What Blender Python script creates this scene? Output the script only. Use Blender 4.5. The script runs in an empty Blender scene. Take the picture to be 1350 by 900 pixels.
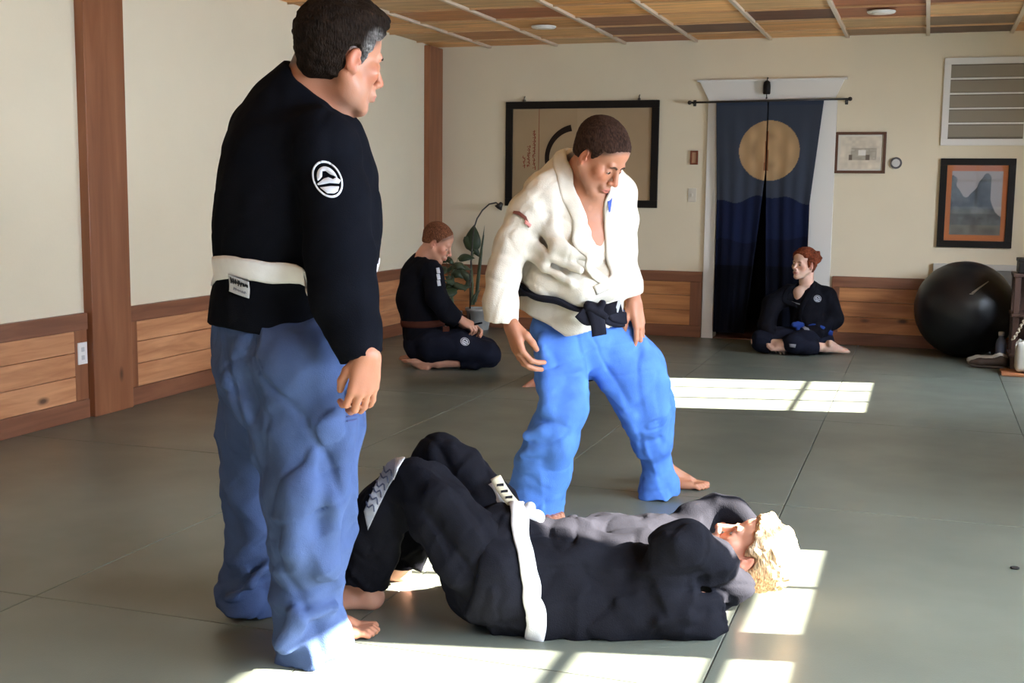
import bpy, bmesh, math, random
import numpy as np
from mathutils import Vector, Matrix
random.seed(7)
COL = bpy.context.scene.collection
PI = math.pi

# ------------------------------------------------------------------ camera
FPX, PITCH, YAW, ROLL, CH = 1594.43, .12430, -.32741, .01105, 1.22
FW = np.array([math.sin(YAW)*math.cos(PITCH), math.cos(YAW)*math.cos(PITCH), -math.sin(PITCH)])
_rt = np.array([math.cos(YAW), -math.sin(YAW), 0.]); _up = np.cross(_rt, FW)
RT = math.cos(ROLL)*_rt + math.sin(ROLL)*_up
UP = math.cos(ROLL)*_up - math.sin(ROLL)*_rt
R3 = np.array([math.cos(YAW), -math.sin(YAW), 0.])      # to the right, on the floor
A3 = np.array([math.sin(YAW), math.cos(YAW), 0.])       # away, on the floor
Z3 = np.array([0., 0., 1.])
CAM = np.array([0., 0., CH])
cd = bpy.data.cameras.new('camera'); cam = bpy.data.objects.new('camera', cd); COL.objects.link(cam)
cd.sensor_width = 36; cd.lens = FPX*36/1350; cd.clip_start = .05
m = Matrix.Identity(4)
for i in range(3):
    m[i][0], m[i][1], m[i][2] = RT[i], UP[i], -FW[i]
m.translation = Vector(CAM); cam.matrix_world = m
bpy.context.scene.camera = cam

def ray(px, py): return FW + (px-675)/FPX*RT + (450-py)/FPX*UP
def J(px, py, dz): return CAM + dz*ray(px, py)
def H(px, py, z=0.):
    d = ray(px, py); return CAM + d*((z-CH)/d[2])
def D(v): return R3*v[0] + A3*v[1] + Z3*v[2]            # direction given as right, away, up
def nrm(v): v = np.asarray(v, float); return v/np.linalg.norm(v)

# room sizes
XL, YB, HC, WZ, XR, YF = -4.18, 10.17, 2.455, .557, 1.5, -1.6

# ------------------------------------------------------------------ object helpers
def tag(o, label=None, cat=None, group=None, kind=None):
    if label: o['label'] = label
    if cat: o['category'] = cat
    if group: o['group'] = group
    if kind: o['kind'] = kind
    return o
def empty(name, loc, label=None, cat=None, group=None):
    o = bpy.data.objects.new(name, None); COL.objects.link(o); o.location = Vector([float(c) for c in loc])
    o.empty_display_size = .1
    return tag(o, label, cat, group)
def link(name, me, mat=None, parent=None, smooth=False):
    if mat: me.materials.append(mat)
    if smooth:
        me.polygons.foreach_set('use_smooth', np.ones(len(me.polygons), bool))
    o = bpy.data.objects.new(name, me); COL.objects.link(o)
    if parent is not None:
        o.parent = parent
        o.matrix_parent_inverse = Matrix.Translation(-parent.location) if parent.type == 'EMPTY' else Matrix.Identity(4)
    return o
class MB:
    def __init__(s): s.bm = bmesh.new()
    def box(s, a, b, bev=0., M=None):
        r = bmesh.ops.create_cube(s.bm, size=1); vs = r['verts']
        a = Vector(a); b = Vector(b); c = (a+b)/2; d = b-a
        for v in vs:
            v.co = Vector((v.co.x*d.x, v.co.y*d.y, v.co.z*d.z))+c
        if bev > 0:
            es = list({e for v in vs for e in v.link_edges})
            r = bmesh.ops.bevel(s.bm, geom=es, offset=bev, segments=2, affect='EDGES', profile=.6)
            vs = list({v for v in r['verts']} | {v for v in vs if v.is_valid})
        if M is not None:
            bmesh.ops.transform(s.bm, matrix=M, verts=vs)
        return s
    def tube(s, pts, r, seg=10, close=True):
        pts = [np.asarray(p, float) for p in pts]; n = len(pts)
        rr = r if hasattr(r, '__len__') else [r]*n
        rings = []; ref = None
        for i in range(n):
            t = nrm(pts[min(i+1, n-1)]-pts[max(i-1, 0)])
            if ref is None:
                ref = nrm(np.cross(t, [0, 0, 1] if abs(t[2]) < .9 else [1, 0, 0]))
            ref = nrm(ref - t*(ref@t)); b = np.cross(t, ref)
            rings.append([s.bm.verts.new(pts[i]+rr[i]*(math.cos(a)*ref+math.sin(a)*b)) for a in [2*PI*k/seg for k in range(seg)]])
        for i in range(n-1):
            for k in range(seg):
                s.bm.faces.new([rings[i][k], rings[i][(k+1) % seg], rings[i+1][(k+1) % seg], rings[i+1][k]])
        if close:
            s.bm.faces.new(rings[0][::-1]); s.bm.faces.new(rings[-1])
        return s
    def lathe(s, prof, c=(0, 0, 0), seg=32):
        c = Vector(c); rings = []
        for r, z in prof:
            if r < 1e-5: rings.append([s.bm.verts.new(c+Vector((0, 0, z)))])
            else: rings.append([s.bm.verts.new(c+Vector((r*math.cos(a), r*math.sin(a), z))) for a in [2*PI*k/seg for k in range(seg)]])
        for p, q in zip(rings, rings[1:]):
            for k in range(seg):
                a = p[k % len(p)]; b = p[(k+1) % len(p)]; c2 = q[(k+1) % len(q)]; d = q[k % len(q)]
                f = []
                for v in (a, b, c2, d):
                    if v not in f: f.append(v)
                if len(f) > 2: s.bm.faces.new(f)
        return s
    def prism(s, poly, t, M=None):
        # poly in local xz, thickness t along local -y
        a = [s.bm.verts.new((x, 0, z)) for x, z in poly]; b = [s.bm.verts.new((x, -t, z)) for x, z in poly]
        s.bm.faces.new(a); s.bm.faces.new(b[::-1]); n = len(a)
        for i in range(n): s.bm.faces.new([a[i], b[i], b[(i+1) % n], a[(i+1) % n]])
        if M is not None: bmesh.ops.transform(s.bm, matrix=M, verts=a+b)
        return s
    def build(s, name, mat, parent=None, smooth=False, normals=True):
        if normals: bmesh.ops.recalc_face_normals(s.bm, faces=s.bm.faces)
        me = bpy.data.meshes.new(name); s.bm.to_mesh(me); s.bm.free()
        return link(name, me, mat, parent, smooth)
def wallM(x, z, y=YB):          # local frame standing on the back wall: x right, z up, -y into the room
    return Matrix.Translation((x, y, z))

# ------------------------------------------------------------------ materials
def newmat(name):
    m = bpy.data.materials.new(name); m.use_nodes = True; nt = m.node_tree; b = nt.nodes['Principled BSDF']
    return m, nt, b
def N(nt, t, **k):
    n = nt.nodes.new(t)
    for a, v in k.items():
        if a in n.inputs.keys() if isinstance(a, str) else False: n.inputs[a].default_value = v
        else: setattr(n, a, v)
    return n
def C4(c): return (c[0], c[1], c[2], 1)
def plain(name, col, rough=.6, spec=.4, metal=0, bump=0, bscale=200, var=0, vscale=8, sheen=0):
    m, nt, b = newmat(name); L = nt.links.new
    b.inputs['Roughness'].default_value = rough; b.inputs['Specular IOR Level'].default_value = spec
    b.inputs['Metallic'].default_value = metal
    if sheen: b.inputs['Sheen Weight'].default_value = sheen; b.inputs['Sheen Roughness'].default_value = .5
    tc = N(nt, 'ShaderNodeTexCoord')
    if var:
        n = N(nt, 'ShaderNodeTexNoise'); n.inputs['Scale'].default_value = vscale; n.inputs['Detail'].default_value = 6
        L(tc.outputs['Object'], n.inputs['Vector'])
        r = N(nt, 'ShaderNodeMapRange'); r.inputs[1].default_value = .3; r.inputs[2].default_value = .7; r.inputs[3].default_value = 1-var; r.inputs[4].default_value = 1+var
        L(n.outputs[0], r.inputs[0])
        mx = N(nt, 'ShaderNodeVectorMath', operation='SCALE'); mx.inputs[0].default_value = col[:3]
        L(r.outputs[0], mx.inputs['Scale']); L(mx.outputs[0], b.inputs['Base Color'])
    else: b.inputs['Base Color'].default_value = C4(col)
    if bump:
        n = N(nt, 'ShaderNodeTexNoise'); n.inputs['Scale'].default_value = bscale; n.inputs['Detail'].default_value = 4
        L(tc.outputs['Object'], n.inputs['Vector'])
        bp = N(nt, 'ShaderNodeBump'); bp.inputs['Strength'].default_value = bump; bp.inputs['Distance'].default_value = .004
        L(n.outputs[0], bp.inputs['Height']); L(bp.outputs[0], b.inputs['Normal'])
    return m
def fabric(name, col, rough=.9, weave=900, bump=.35, sheen=.0, wr=0, spec=.07):
    """woven cotton: fine weave, slow tone variation, small wrinkles"""
    m, nt, b = newmat(name); L = nt.links.new
    b.inputs['Roughness'].default_value = rough; b.inputs['Specular IOR Level'].default_value = spec
    b.inputs['Sheen Weight'].default_value = sheen
    tc = N(nt, 'ShaderNodeTexCoord')
    n = N(nt, 'ShaderNodeTexNoise'); n.inputs['Scale'].default_value = 11; n.inputs['Detail'].default_value = 5
    L(tc.outputs['Object'], n.inputs['Vector'])
    r = N(nt, 'ShaderNodeMapRange'); r.inputs[1].default_value = .3; r.inputs[2].default_value = .7; r.inputs[3].default_value = .86; r.inputs[4].default_value = 1.12
    L(n.outputs[0], r.inputs[0])
    mx = N(nt, 'ShaderNodeVectorMath', operation='SCALE'); mx.inputs[0].default_value = col[:3]
    L(r.outputs[0], mx.inputs['Scale']); L(mx.outputs[0], b.inputs['Base Color'])
    v = N(nt, 'ShaderNodeTexVoronoi'); v.inputs['Scale'].default_value = weave*.35
    L(tc.outputs['Object'], v.inputs['Vector'])
    w = N(nt, 'ShaderNodeTexNoise'); w.inputs['Scale'].default_value = 28; w.inputs['Detail'].default_value = 3; w.inputs['Distortion'].default_value = .3
    L(tc.outputs['Object'], w.inputs['Vector'])
    b1 = N(nt, 'ShaderNodeBump'); b1.inputs['Strength'].default_value = bump; b1.inputs['Distance'].default_value = .0015
    b2 = N(nt, 'ShaderNodeBump'); b2.inputs['Strength'].default_value = .25+wr*.5; b2.inputs['Distance'].default_value = .004
    L(w.outputs[0], b2.inputs['Height']); L(b2.outputs[0], b1.inputs['Normal'])
    L(v.outputs[0], b1.inputs['Height']); L(b1.outputs[0], b.inputs['Normal'])
    return m
def vcol(name, rough=.5, sss=.0, spec=.4, bump=.2, bscale=260, hair=False):
    """colour comes from the mesh's own pigment attribute"""
    m, nt, b = newmat(name); L = nt.links.new
    a = N(nt, 'ShaderNodeVertexColor'); a.layer_name = 'Col'
    L(a.outputs[0], b.inputs['Base Color'])
    b.inputs['Roughness'].default_value = rough; b.inputs['Specular IOR Level'].default_value = spec
    if sss:
        b.inputs['Subsurface Weight'].default_value = sss; b.inputs['Subsurface Radius'].default_value = (.012, .004, .002)
        b.inputs['Subsurface Scale'].default_value = 1
    tc = N(nt, 'ShaderNodeTexCoord'); n = N(nt, 'ShaderNodeTexNoise'); n.inputs['Scale'].default_value = bscale; n.inputs['Detail'].default_value = 4
    L(tc.outputs['Object'], n.inputs['Vector'])
    bp = N(nt, 'ShaderNodeBump'); bp.inputs['Strength'].default_value = bump; bp.inputs['Distance'].default_value = .003
    L(n.outputs[0], bp.inputs['Height']); L(bp.outputs[0], b.inputs['Normal'])
    return m
def wood(name, c1, c2, knots=True, axis='y', rough=.45, sc=1.0, dk=.25):
    """grain runs along the given axis; darker lines and round knots"""
    m, nt, b = newmat(name); L = nt.links.new
    tc = N(nt, 'ShaderNodeTexCoord'); mp = N(nt, 'ShaderNodeMapping')
    s = {'x': (1.2, 14, 14), 'y': (14, 1.2, 14), 'z': (14, 14, 1.2)}[axis]
    mp.inputs['Scale'].default_value = [q*sc for q in s]; L(tc.outputs['Object'], mp.inputs['Vector'])
    n = N(nt, 'ShaderNodeTexNoise'); n.inputs['Scale'].default_value = 1.6; n.inputs['Detail'].default_value = 8; n.inputs['Distortion'].default_value = .6
    L(mp.outputs[0], n.inputs['Vector'])
    cr = N(nt, 'ShaderNodeValToRGB'); cr.color_ramp.elements[0].position = .35; cr.color_ramp.elements[1].position = .68
    cr.color_ramp.elements[0].color = C4(c1); cr.color_ramp.elements[1].color = C4(c2)
    L(n.outputs[0], cr.inputs[0]); out = cr.outputs[0]
    if knots:
        mp2 = N(nt, 'ShaderNodeMapping'); s2 = {'x': (1, 2.2, 2.2), 'y': (2.2, 1, 2.2), 'z': (2.2, 2.2, 1)}[axis]
        mp2.inputs['Scale'].default_value = s2; L(tc.outputs['Object'], mp2.inputs['Vector'])
        v = N(nt, 'ShaderNodeTexVoronoi'); v.inputs['Scale'].default_value = 2.6; L(mp2.outputs[0], v.inputs['Vector'])
        r = N(nt, 'ShaderNodeMapRange'); r.inputs[1].default_value = .05; r.inputs[2].default_value = .14; r.inputs[3].default_value = 1; r.inputs[4].default_value = 0
        L(v.outputs['Distance'], r.inputs[0])
        mx = N(nt, 'ShaderNodeMix', data_type='RGBA'); L(r.outputs[0], mx.inputs[0]); L(out, mx.inputs[6])
        mx.inputs[7].default_value = (c1[0]*dk, c1[1]*dk, c1[2]*dk, 1); out = mx.outputs[2]
    L(out, b.inputs['Base Color']); b.inputs['Roughness'].default_value = rough
    bp = N(nt, 'ShaderNodeBump'); bp.inputs['Strength'].default_value = .15; bp.inputs['Distance'].default_value = .003
    L(n.outputs[0], bp.inputs['Height']); L(bp.outputs[0], b.inputs['Normal'])
    return m

# ------------------------------------------------------------------ implicit-surface sculpting (numpy)
_TAB = (np.random.RandomState(11).rand(32*32*32)*2-1).astype(np.float32)
def vnoise(P):
    P = np.asarray(P, np.float32)+np.float32(517.3); I = np.floor(P); F = P-I; I = I.astype(np.int32) & 31; F = F*F*(3-2*F)
    x, y, z = I[..., 0]*1024, I[..., 1]*32, I[..., 2]; x1 = (x+1024) & 32767; y1 = (y+32) & 1023; z1 = (z+1) & 31
    fx, fy, fz = F[..., 0], F[..., 1], F[..., 2]; T = _TAB
    def l(a, b, t): return a+(b-a)*t
    c00 = l(T[x+y+z], T[x+y+z1], fz); c01 = l(T[x+y1+z], T[x+y1+z1], fz); c10 = l(T[x1+y+z], T[x1+y+z1], fz); c11 = l(T[x1+y1+z], T[x1+y1+z1], fz)
    return l(l(c00, c01, fy), l(c10, c11, fy), fx)
def ridged(P): return 1-2*np.abs(vnoise(P))
def cone(a, b, ra, rb):
    a = np.asarray(a, float); b = np.asarray(b, float); ab = b-a; L2 = max(ab@ab, 1e-9)
    def f(P):
        q = P-a; t = np.clip((q@ab)/L2, 0, 1)
        return np.sqrt(((q-t[..., None]*ab)**2).sum(-1))-(ra+t*(rb-ra))
    return f
def sph(c, r): return cone(c, np.asarray(c, float)+1e-4, r, r)
def fcone(a, b, ra, rb, n, fl):
    """round cone squashed along direction n by factor fl (<1)"""
    a = np.asarray(a, float); b = np.asarray(b, float); n = nrm(n); s = 1/fl-1
    ab = b-a; ab2 = ab+(ab@n)*s*n; L2 = max(ab2@ab2, 1e-9)
    def f(P):
        q = P-a; q = q+((q@n)*s)[..., None]*n; t = np.clip((q@ab2)/L2, 0, 1)
        v = q-t[..., None]*ab2; l = np.sqrt((v**2).sum(-1))+1e-9
        g = np.sqrt(((v+((v@n)*s)[..., None]*n)**2).sum(-1))/l
        return (l-(ra+t*(rb-ra)))/np.maximum(g, 1)
    return f
def ell(c, r, M=None):
    c = np.asarray(c, float); r = np.asarray(r, float)
    def f(P):
        q = P-c
        if M is not None: q = q@M
        k0 = np.sqrt(((q/r)**2).sum(-1)); k1 = np.sqrt(((q/(r*r))**2).sum(-1))+1e-9
        return np.where(k0 < .02, -r.min(), k0*(k0-1)/k1)
    return f
def rbox(c, h, M=None, rd=.005):
    c = np.asarray(c, float); h = np.asarray(h, float)
    def f(P):
        q = P-c
        if M is not None: q = q@M
        q = np.abs(q)-(h-rd)
        return np.sqrt((np.maximum(q, 0)**2).sum(-1))+np.minimum(q.max(-1), 0)-rd
    return f
def plane(p, n):                  # negative on the side opposite to n
    p = np.asarray(p, float); n = nrm(n)
    return lambda P: (P-p)@n
def plane3(a, b, c, out):
    n = nrm(np.cross(b-a, c-a)); n = n if n@np.asarray(out, float) > 0 else -n
    return plane(a, n)
def inter(*fs):
    return lambda P: np.maximum.reduce([f(P) for f in fs])
def neg(f): return lambda P: -f(P)
def off(f, d): return lambda P: f(P)-d
class S:
    """a list of sculpting steps, evaluated in order"""
    def __init__(s): s.ops = []; s.disp = []
    def u(s, f, k=.01): s.ops.append(('u', f, k)); return s
    def s_(s, f, k=.002): s.ops.append(('s', f, k)); return s
    def i(s, f, k=.002): s.ops.append(('i', f, k)); return s
    def chain(s, pts, k=.02):       # pts: (xyz, r)
        for (a, ra), (b, rb) in zip(pts, pts[1:]): s.u(cone(a, b, ra, rb), k)
        return s
    def d(s, f): s.disp.append(f); return s
    @staticmethod
    def comb(D_, mode, d, k):
        if mode == 'u': 
            h = np.maximum(k-np.abs(D_-d), 0)/k; return np.minimum(D_, d)-h*h*k*.25
        if mode == 's': d = -d
        h = np.maximum(k-np.abs(D_-d), 0)/k; return np.maximum(D_, d)+h*h*k*.25
    def __call__(s, P, cuts=True):
        Dv = np.full(P.shape[:-1], 9.)
        for mode, f, k in s.ops:
            if not cuts and mode != 'u': continue
            Dv = s.comb(Dv, mode, f(P), k)
        for g in s.disp: Dv = Dv-g(P)
        return Dv
    def mesh(s, name, vox, lo, hi, smooth=1):
        lo = np.asarray(lo, float)-vox*3; hi = np.asarray(hi, float)+vox*3; B = 8
        nb = np.ceil((hi-lo)/vox/B).astype(int)+1; n = nb*B
        ax = [lo[i]+vox*(np.arange(nb[i])*B+(B-1)/2) for i in range(3)]
        Cc = np.stack(np.meshgrid(*ax, indexing='ij'), -1).reshape(-1, 3)
        Rr = B*vox*.8660*1.35+.004
        tot = np.full(len(Cc), 9.); dv = []
        for mode, f, k in s.ops:
            d = f(Cc); dv.append(d); tot = s.comb(tot, mode, d, k)
        for g in s.disp: tot = tot-g(Cc)
        act = np.abs(tot) < Rr+(.03 if s.disp else .002)
        ids = np.nonzero(act)[0]; md = .03 if s.disp else 0
        V = np.where(tot > 0, 1., -1.).astype(np.float32).reshape(*nb)
        V = np.repeat(np.repeat(np.repeat(V, B, 0), B, 1), B, 2)
        o = np.stack(np.meshgrid(*[np.arange(B)]*3, indexing='ij'), -1).reshape(-1, 3)
        loc = (o-(B-1)/2)*vox
        bi = np.stack(np.unravel_index(ids, nb), -1)
        for c0 in range(0, len(ids), 1500):
            sub = ids[c0:c0+1500]; P = (Cc[sub][:, None, :]+loc[None]).astype(np.float32)
            Dv = np.full(P.shape[:2], 9.)
            for (mode, f, k), dc in zip(s.ops, dv):
                q = dc[sub]
                msk = (q+Rr > -k-2*vox-md) if mode == 'i' else (q-Rr < k+2*vox+md)
                w = np.nonzero(msk)[0]
                if len(w): Dv[w] = s.comb(Dv[w], mode, f(P[w]), k)
            for g in s.disp: Dv = Dv-g(P)
            b0 = bi[c0:c0+1500]*B; G = b0[:, None, :]+o[None]
            V[G[..., 0], G[..., 1], G[..., 2]] = Dv
        I = V < 0
        c8 = [(a, b, c) for a in (0, 1) for b in (0, 1) for c in (0, 1)]
        def sl(a, b, c): return (slice(a, n[0]-1+a), slice(b, n[1]-1+b), slice(c, n[2]-1+c))
        anyi = np.zeros(tuple(n-1), bool); alli = np.ones(tuple(n-1), bool)
        for c in c8: q = I[sl(*c)]; anyi |= q; alli &= q
        cell = np.argwhere(anyi & ~alli)
        idm = np.full(tuple(n-1), -1, np.int32); idm[cell[:, 0], cell[:, 1], cell[:, 2]] = np.arange(len(cell))
        acc = np.zeros((len(cell), 3)); cnt = np.zeros(len(cell))
        for axi in range(3):
            o1, o2 = [k for k in range(3) if k != axi]
            for a in (0, 1):
                for b in (0, 1):
                    p0 = cell.copy(); p0[:, o1] += a; p0[:, o2] += b; p1 = p0.copy(); p1[:, axi] += 1
                    v0 = V[p0[:, 0], p0[:, 1], p0[:, 2]].astype(float); v1 = V[p1[:, 0], p1[:, 1], p1[:, 2]].astype(float)
                    x = (v0 < 0) != (v1 < 0); t = np.where(x, v0/np.where(x, v0-v1, 1), 0)
                    q = p0.astype(float); q[:, axi] += t; acc += q*x[:, None]; cnt += x
        W = lo+vox*(acc/cnt[:, None])
        quads = []
        for axi in range(3):
            o1, o2 = (axi+1) % 3, (axi+2) % 3
            s0 = [slice(0, n[k]) for k in range(3)]; s1 = list(s0); s0[axi] = slice(0, n[axi]-1); s1[axi] = slice(1, n[axi])
            A = I[tuple(s0)]; Bq = I[tuple(s1)]
            e = np.argwhere(A != Bq)
            e = e[(e[:, o1] > 0) & (e[:, o2] > 0) & (e[:, o1] < n[o1]-1) & (e[:, o2] < n[o2]-1)]
            flip = A[e[:, 0], e[:, 1], e[:, 2]]
            def g(d1, d2):
                q = e.copy(); q[:, o1] -= d1; q[:, o2] -= d2; return idm[q[:, 0], q[:, 1], q[:, 2]]
            Q = np.stack([g(1, 1), g(0, 1), g(0, 0), g(1, 0)], -1)
            Q[~flip] = Q[~flip][:, ::-1]; quads.append(Q)
        Q = np.concatenate(quads); Q = Q[(Q >= 0).all(1)]
        for _ in range(smooth):
            ac = np.zeros_like(W); ct = np.zeros(len(W))
            for a, b in ((0, 1), (1, 2), (2, 3), (3, 0)):
                np.add.at(ac, Q[:, a], W[Q[:, b]]); np.add.at(ct, Q[:, a], 1)
                np.add.at(ac, Q[:, b], W[Q[:, a]]); np.add.at(ct, Q[:, b], 1)
            W = W*.5+.5*ac/np.maximum(ct, 1)[:, None]
        me = bpy.data.meshes.new(name)
        me.vertices.add(len(W)); me.vertices.foreach_set('co', W.astype(np.float32).ravel())
        me.loops.add(Q.size); me.loops.foreach_set('vertex_index', Q.astype(np.int32).ravel())
        me.polygons.add(len(Q)); me.polygons.foreach_set('loop_start', np.arange(0, Q.size, 4, dtype=np.int32))
        me.polygons.foreach_set('loop_total', np.full(len(Q), 4, np.int32))
        me.update(calc_edges=True)
        return me, W
def paint(me, cols):
    a = me.color_attributes.new('Col', 'FLOAT_COLOR', 'POINT')
    c = np.ones((len(cols), 4), np.float32); c[:, :3] = cols; a.data.foreach_set('color', c.ravel())
def grad(f, P, e=.002):
    g = np.stack([f(P+np.eye(3)[i]*e)-f(P-np.eye(3)[i]*e) for i in range(3)], -1)
    return g/np.maximum(np.linalg.norm(g, axis=-1, keepdims=True), 1e-9)
def settle(f, P, level=.003, it=7):
    P = P.copy()
    for _ in range(it):
        P -= np.clip(f(P)-level, -.05, .05)[..., None]*grad(f, P)*.9
    return P
def cast(f, P, d, level=.003, it=22):
    P = P.copy()
    for _ in range(it): P += np.clip(f(P)-level, -.02, .05)[..., None]*.8*np.asarray(d)
    return P
def resample(pts, n, closed=False):
    pts = np.asarray(pts, float)
    if closed: pts = np.vstack([pts, pts[:1]])
    # Catmull-Rom through the points, then evenly spaced
    if len(pts) > 2:
        out = []
        for i in range(len(pts)-1):
            if closed:
                p0 = pts[i-1] if i else pts[-2]; p3 = pts[i+2] if i+2 < len(pts) else pts[1]
            else:
                p0 = pts[max(i-1, 0)]; p3 = pts[min(i+2, len(pts)-1)]
            p1, p2 = pts[i], pts[i+1]
            for t in np.linspace(0, 1, 14, endpoint=False):
                out.append(.5*((2*p1)+(-p0+p2)*t+(2*p0-5*p1+4*p2-p3)*t*t+(-p0+3*p1-3*p2+p3)*t**3))
        out.append(pts[-1]); pts = np.array(out)
    L = np.r_[0, np.cumsum(np.linalg.norm(np.diff(pts, axis=0), axis=1))]
    t = np.linspace(0, L[-1], n+1 if closed else n)
    r = np.stack([np.interp(t, L, pts[:, i]) for i in range(pts.shape[1])], -1)
    return r[:-1] if closed else r
def strip_mesh(name, Pn, Nn, th, closed=False):
    """thick band from a grid of points Pn (n, m, 3) with outward normals Nn"""
    n, mm = Pn.shape[:2]; T = Pn+Nn*0; Bt = Pn-Nn*th
    # rounded edges: pull the outer rows down a little
    T = T.copy(); T[:, 0] -= Nn[:, 0]*th*.35; T[:, -1] -= Nn[:, -1]*th*.35
    V = np.concatenate([T.reshape(-1, 3), Bt.reshape(-1, 3)]); K = n*mm
    F = []; rows = range(n if closed else n-1)
    for i in rows:
        j = (i+1) % n
        for k in range(mm-1):
            F.append((i*mm+k, i*mm+k+1, j*mm+k+1, j*mm+k)); F.append((K+i*mm+k, K+j*mm+k, K+j*mm+k+1, K+i*mm+k+1))
        F.append((i*mm, j*mm, K+j*mm, K+i*mm)); F.append((i*mm+mm-1, K+i*mm+mm-1, K+j*mm+mm-1, j*mm+mm-1))
    if not closed:
        for i in (0, n-1):
            for k in range(mm-1):
                q = (i*mm+k, i*mm+k+1, K+i*mm+k+1, K+i*mm+k); F.append(q if i else q[::-1])
    me = bpy.data.meshes.new(name); me.from_pydata(V.tolist(), [], F); me.update()
    bm = bmesh.new(); bm.from_mesh(me); bmesh.ops.recalc_face_normals(bm, faces=bm.faces); bm.to_mesh(me); bm.free()
    return me
def band(name, f, pts, width, mat, parent, th=.005, level=None, closed=False, n=60, mm=7, side=None, it=8, wob=0):
    """cloth band laid along pts over the surface f"""
    c = resample(pts, n, closed); level = th if level is None else level
    w = np.interp(np.linspace(0, 1, n), np.linspace(0, 1, len(width)), width) if hasattr(width, '__len__') else np.full(n, width)
    c = settle(f, c, level, it)
    t = np.gradient(c, axis=0)
    if closed: t = np.roll(c, -1, 0)-np.roll(c, 1, 0)
    t /= np.linalg.norm(t, axis=1, keepdims=True)+1e-9
    g = grad(f, c, .006); b = np.cross(t, g); b /= np.linalg.norm(b, axis=1, keepdims=True)+1e-9
    if side is not None:
        b = np.tile(nrm(side), (n, 1)); b = b-(b*t).sum(1, keepdims=True)*t; b /= np.linalg.norm(b, axis=1, keepdims=True)
    u = np.linspace(-.5, .5, mm)
    P = c[:, None]+b[:, None]*(u[None, :, None]*w[:, None, None])
    P = settle(f, P.reshape(-1, 3), level, it).reshape(P.shape)
    # even the outward normal so the band bridges small folds
    Nn = grad(f, P.reshape(-1, 3), .008).reshape(P.shape)
    for _ in range(3):
        Q = P.copy()
        if closed: Q = (np.roll(P, 1, 0)+P*2+np.roll(P, -1, 0))/4
        else: Q[1:-1] = (P[:-2]+2*P[1:-1]+P[2:])/4
        P = Q
    me = strip_mesh(name, P, Nn, th, closed)
    return link(name, me, mat, parent, True)
def decal(name, f, c, ux, uy, d, outline, mat, parent, th=.003, level=.003, grid=.004):
    """flat sewn shape: outline polygon (local metres) cast along d on the surface f"""
    bm = bmesh.new(); c = np.asarray(c, float); ux = nrm(ux); uy = nrm(uy)
    vs = [bm.verts.new((x, y, 0)) for x, y in outline]; fc = bm.faces.new(vs)
    bmesh.ops.triangulate(bm, faces=[fc])
    for _ in range(6):
        es = [e for e in bm.edges if e.calc_length() > grid*2]
        if not es: break
        bmesh.ops.subdivide_edges(bm, edges=es, cuts=1); bmesh.ops.triangulate(bm, faces=bm.faces)
    V = np.array([v.co[:2] for v in bm.verts]); P = c+V[:, :1]*ux+V[:, 1:]*uy-np.asarray(d)*.08
    P = cast(f, P, d, level)
    for v, p in zip(bm.verts, P): v.co = p
    bmesh.ops.recalc_face_normals(bm, faces=bm.faces)
    r = bmesh.ops.extrude_face_region(bm, geom=list(bm.faces))
    for g in r['geom']:
        if isinstance(g, bmesh.types.BMVert): g.co += Vector(np.asarray(d)*-th*.5)
    bmesh.ops.recalc_face_normals(bm, faces=bm.faces)
    me = bpy.data.meshes.new(name); bm.to_mesh(me); bm.free()
    return link(name, me, mat, parent, True)
def stroke_poly(pts, w):
    """outline of a thick 2-D stroke"""
    pts = np.asarray(pts, float); t = np.gradient(pts, axis=0); t /= np.linalg.norm(t, axis=1, keepdims=True)+1e-9
    nn = np.stack([-t[:, 1], t[:, 0]], -1); ww = w if hasattr(w, '__len__') else np.full(len(pts), w)
    ww = np.asarray(ww)[:, None]/2
    return list(map(tuple, pts+nn*ww))+list(map(tuple, (pts-nn*ww)[::-1]))
class Fr:
    """local frame: x = person's right, y = forward, z = up"""
    def __init__(s, o, f, u, sc=1.):
        s.o = np.asarray(o, float); f = nrm(f); u = np.asarray(u, float); u = nrm(u-(u@f)*f); r = np.cross(f, u)
        s.M = np.stack([r, f, u], 1); s.sc = sc
    def p(s, x, y, z): return s.o+s.M@(np.array([x, y, z])*s.sc)
    def v(s, x, y, z): return s.M@np.array([x, y, z], float)
    def cone(s, a, b, ra, rb): return cone(s.p(*a), s.p(*b), ra*s.sc, rb*s.sc)
    def sph(s, a, r): return sph(s.p(*a), r*s.sc)
    def ell(s, a, r, R=None): return ell(s.p(*a), np.array(r)*s.sc, s.M if R is None else s.M@R)
    def loc(s, W): return (W-s.o)@s.M/s.sc
def rotm(axis, a):
    c, s_ = math.cos(a), math.sin(a)
    return np.array({'x': [[1, 0, 0], [0, c, -s_], [0, s_, c]], 'y': [[c, 0, s_], [0, 1, 0], [-s_, 0, c]], 'z': [[c, -s_, 0], [s_, c, 0], [0, 0, 1]]}[axis])
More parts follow.
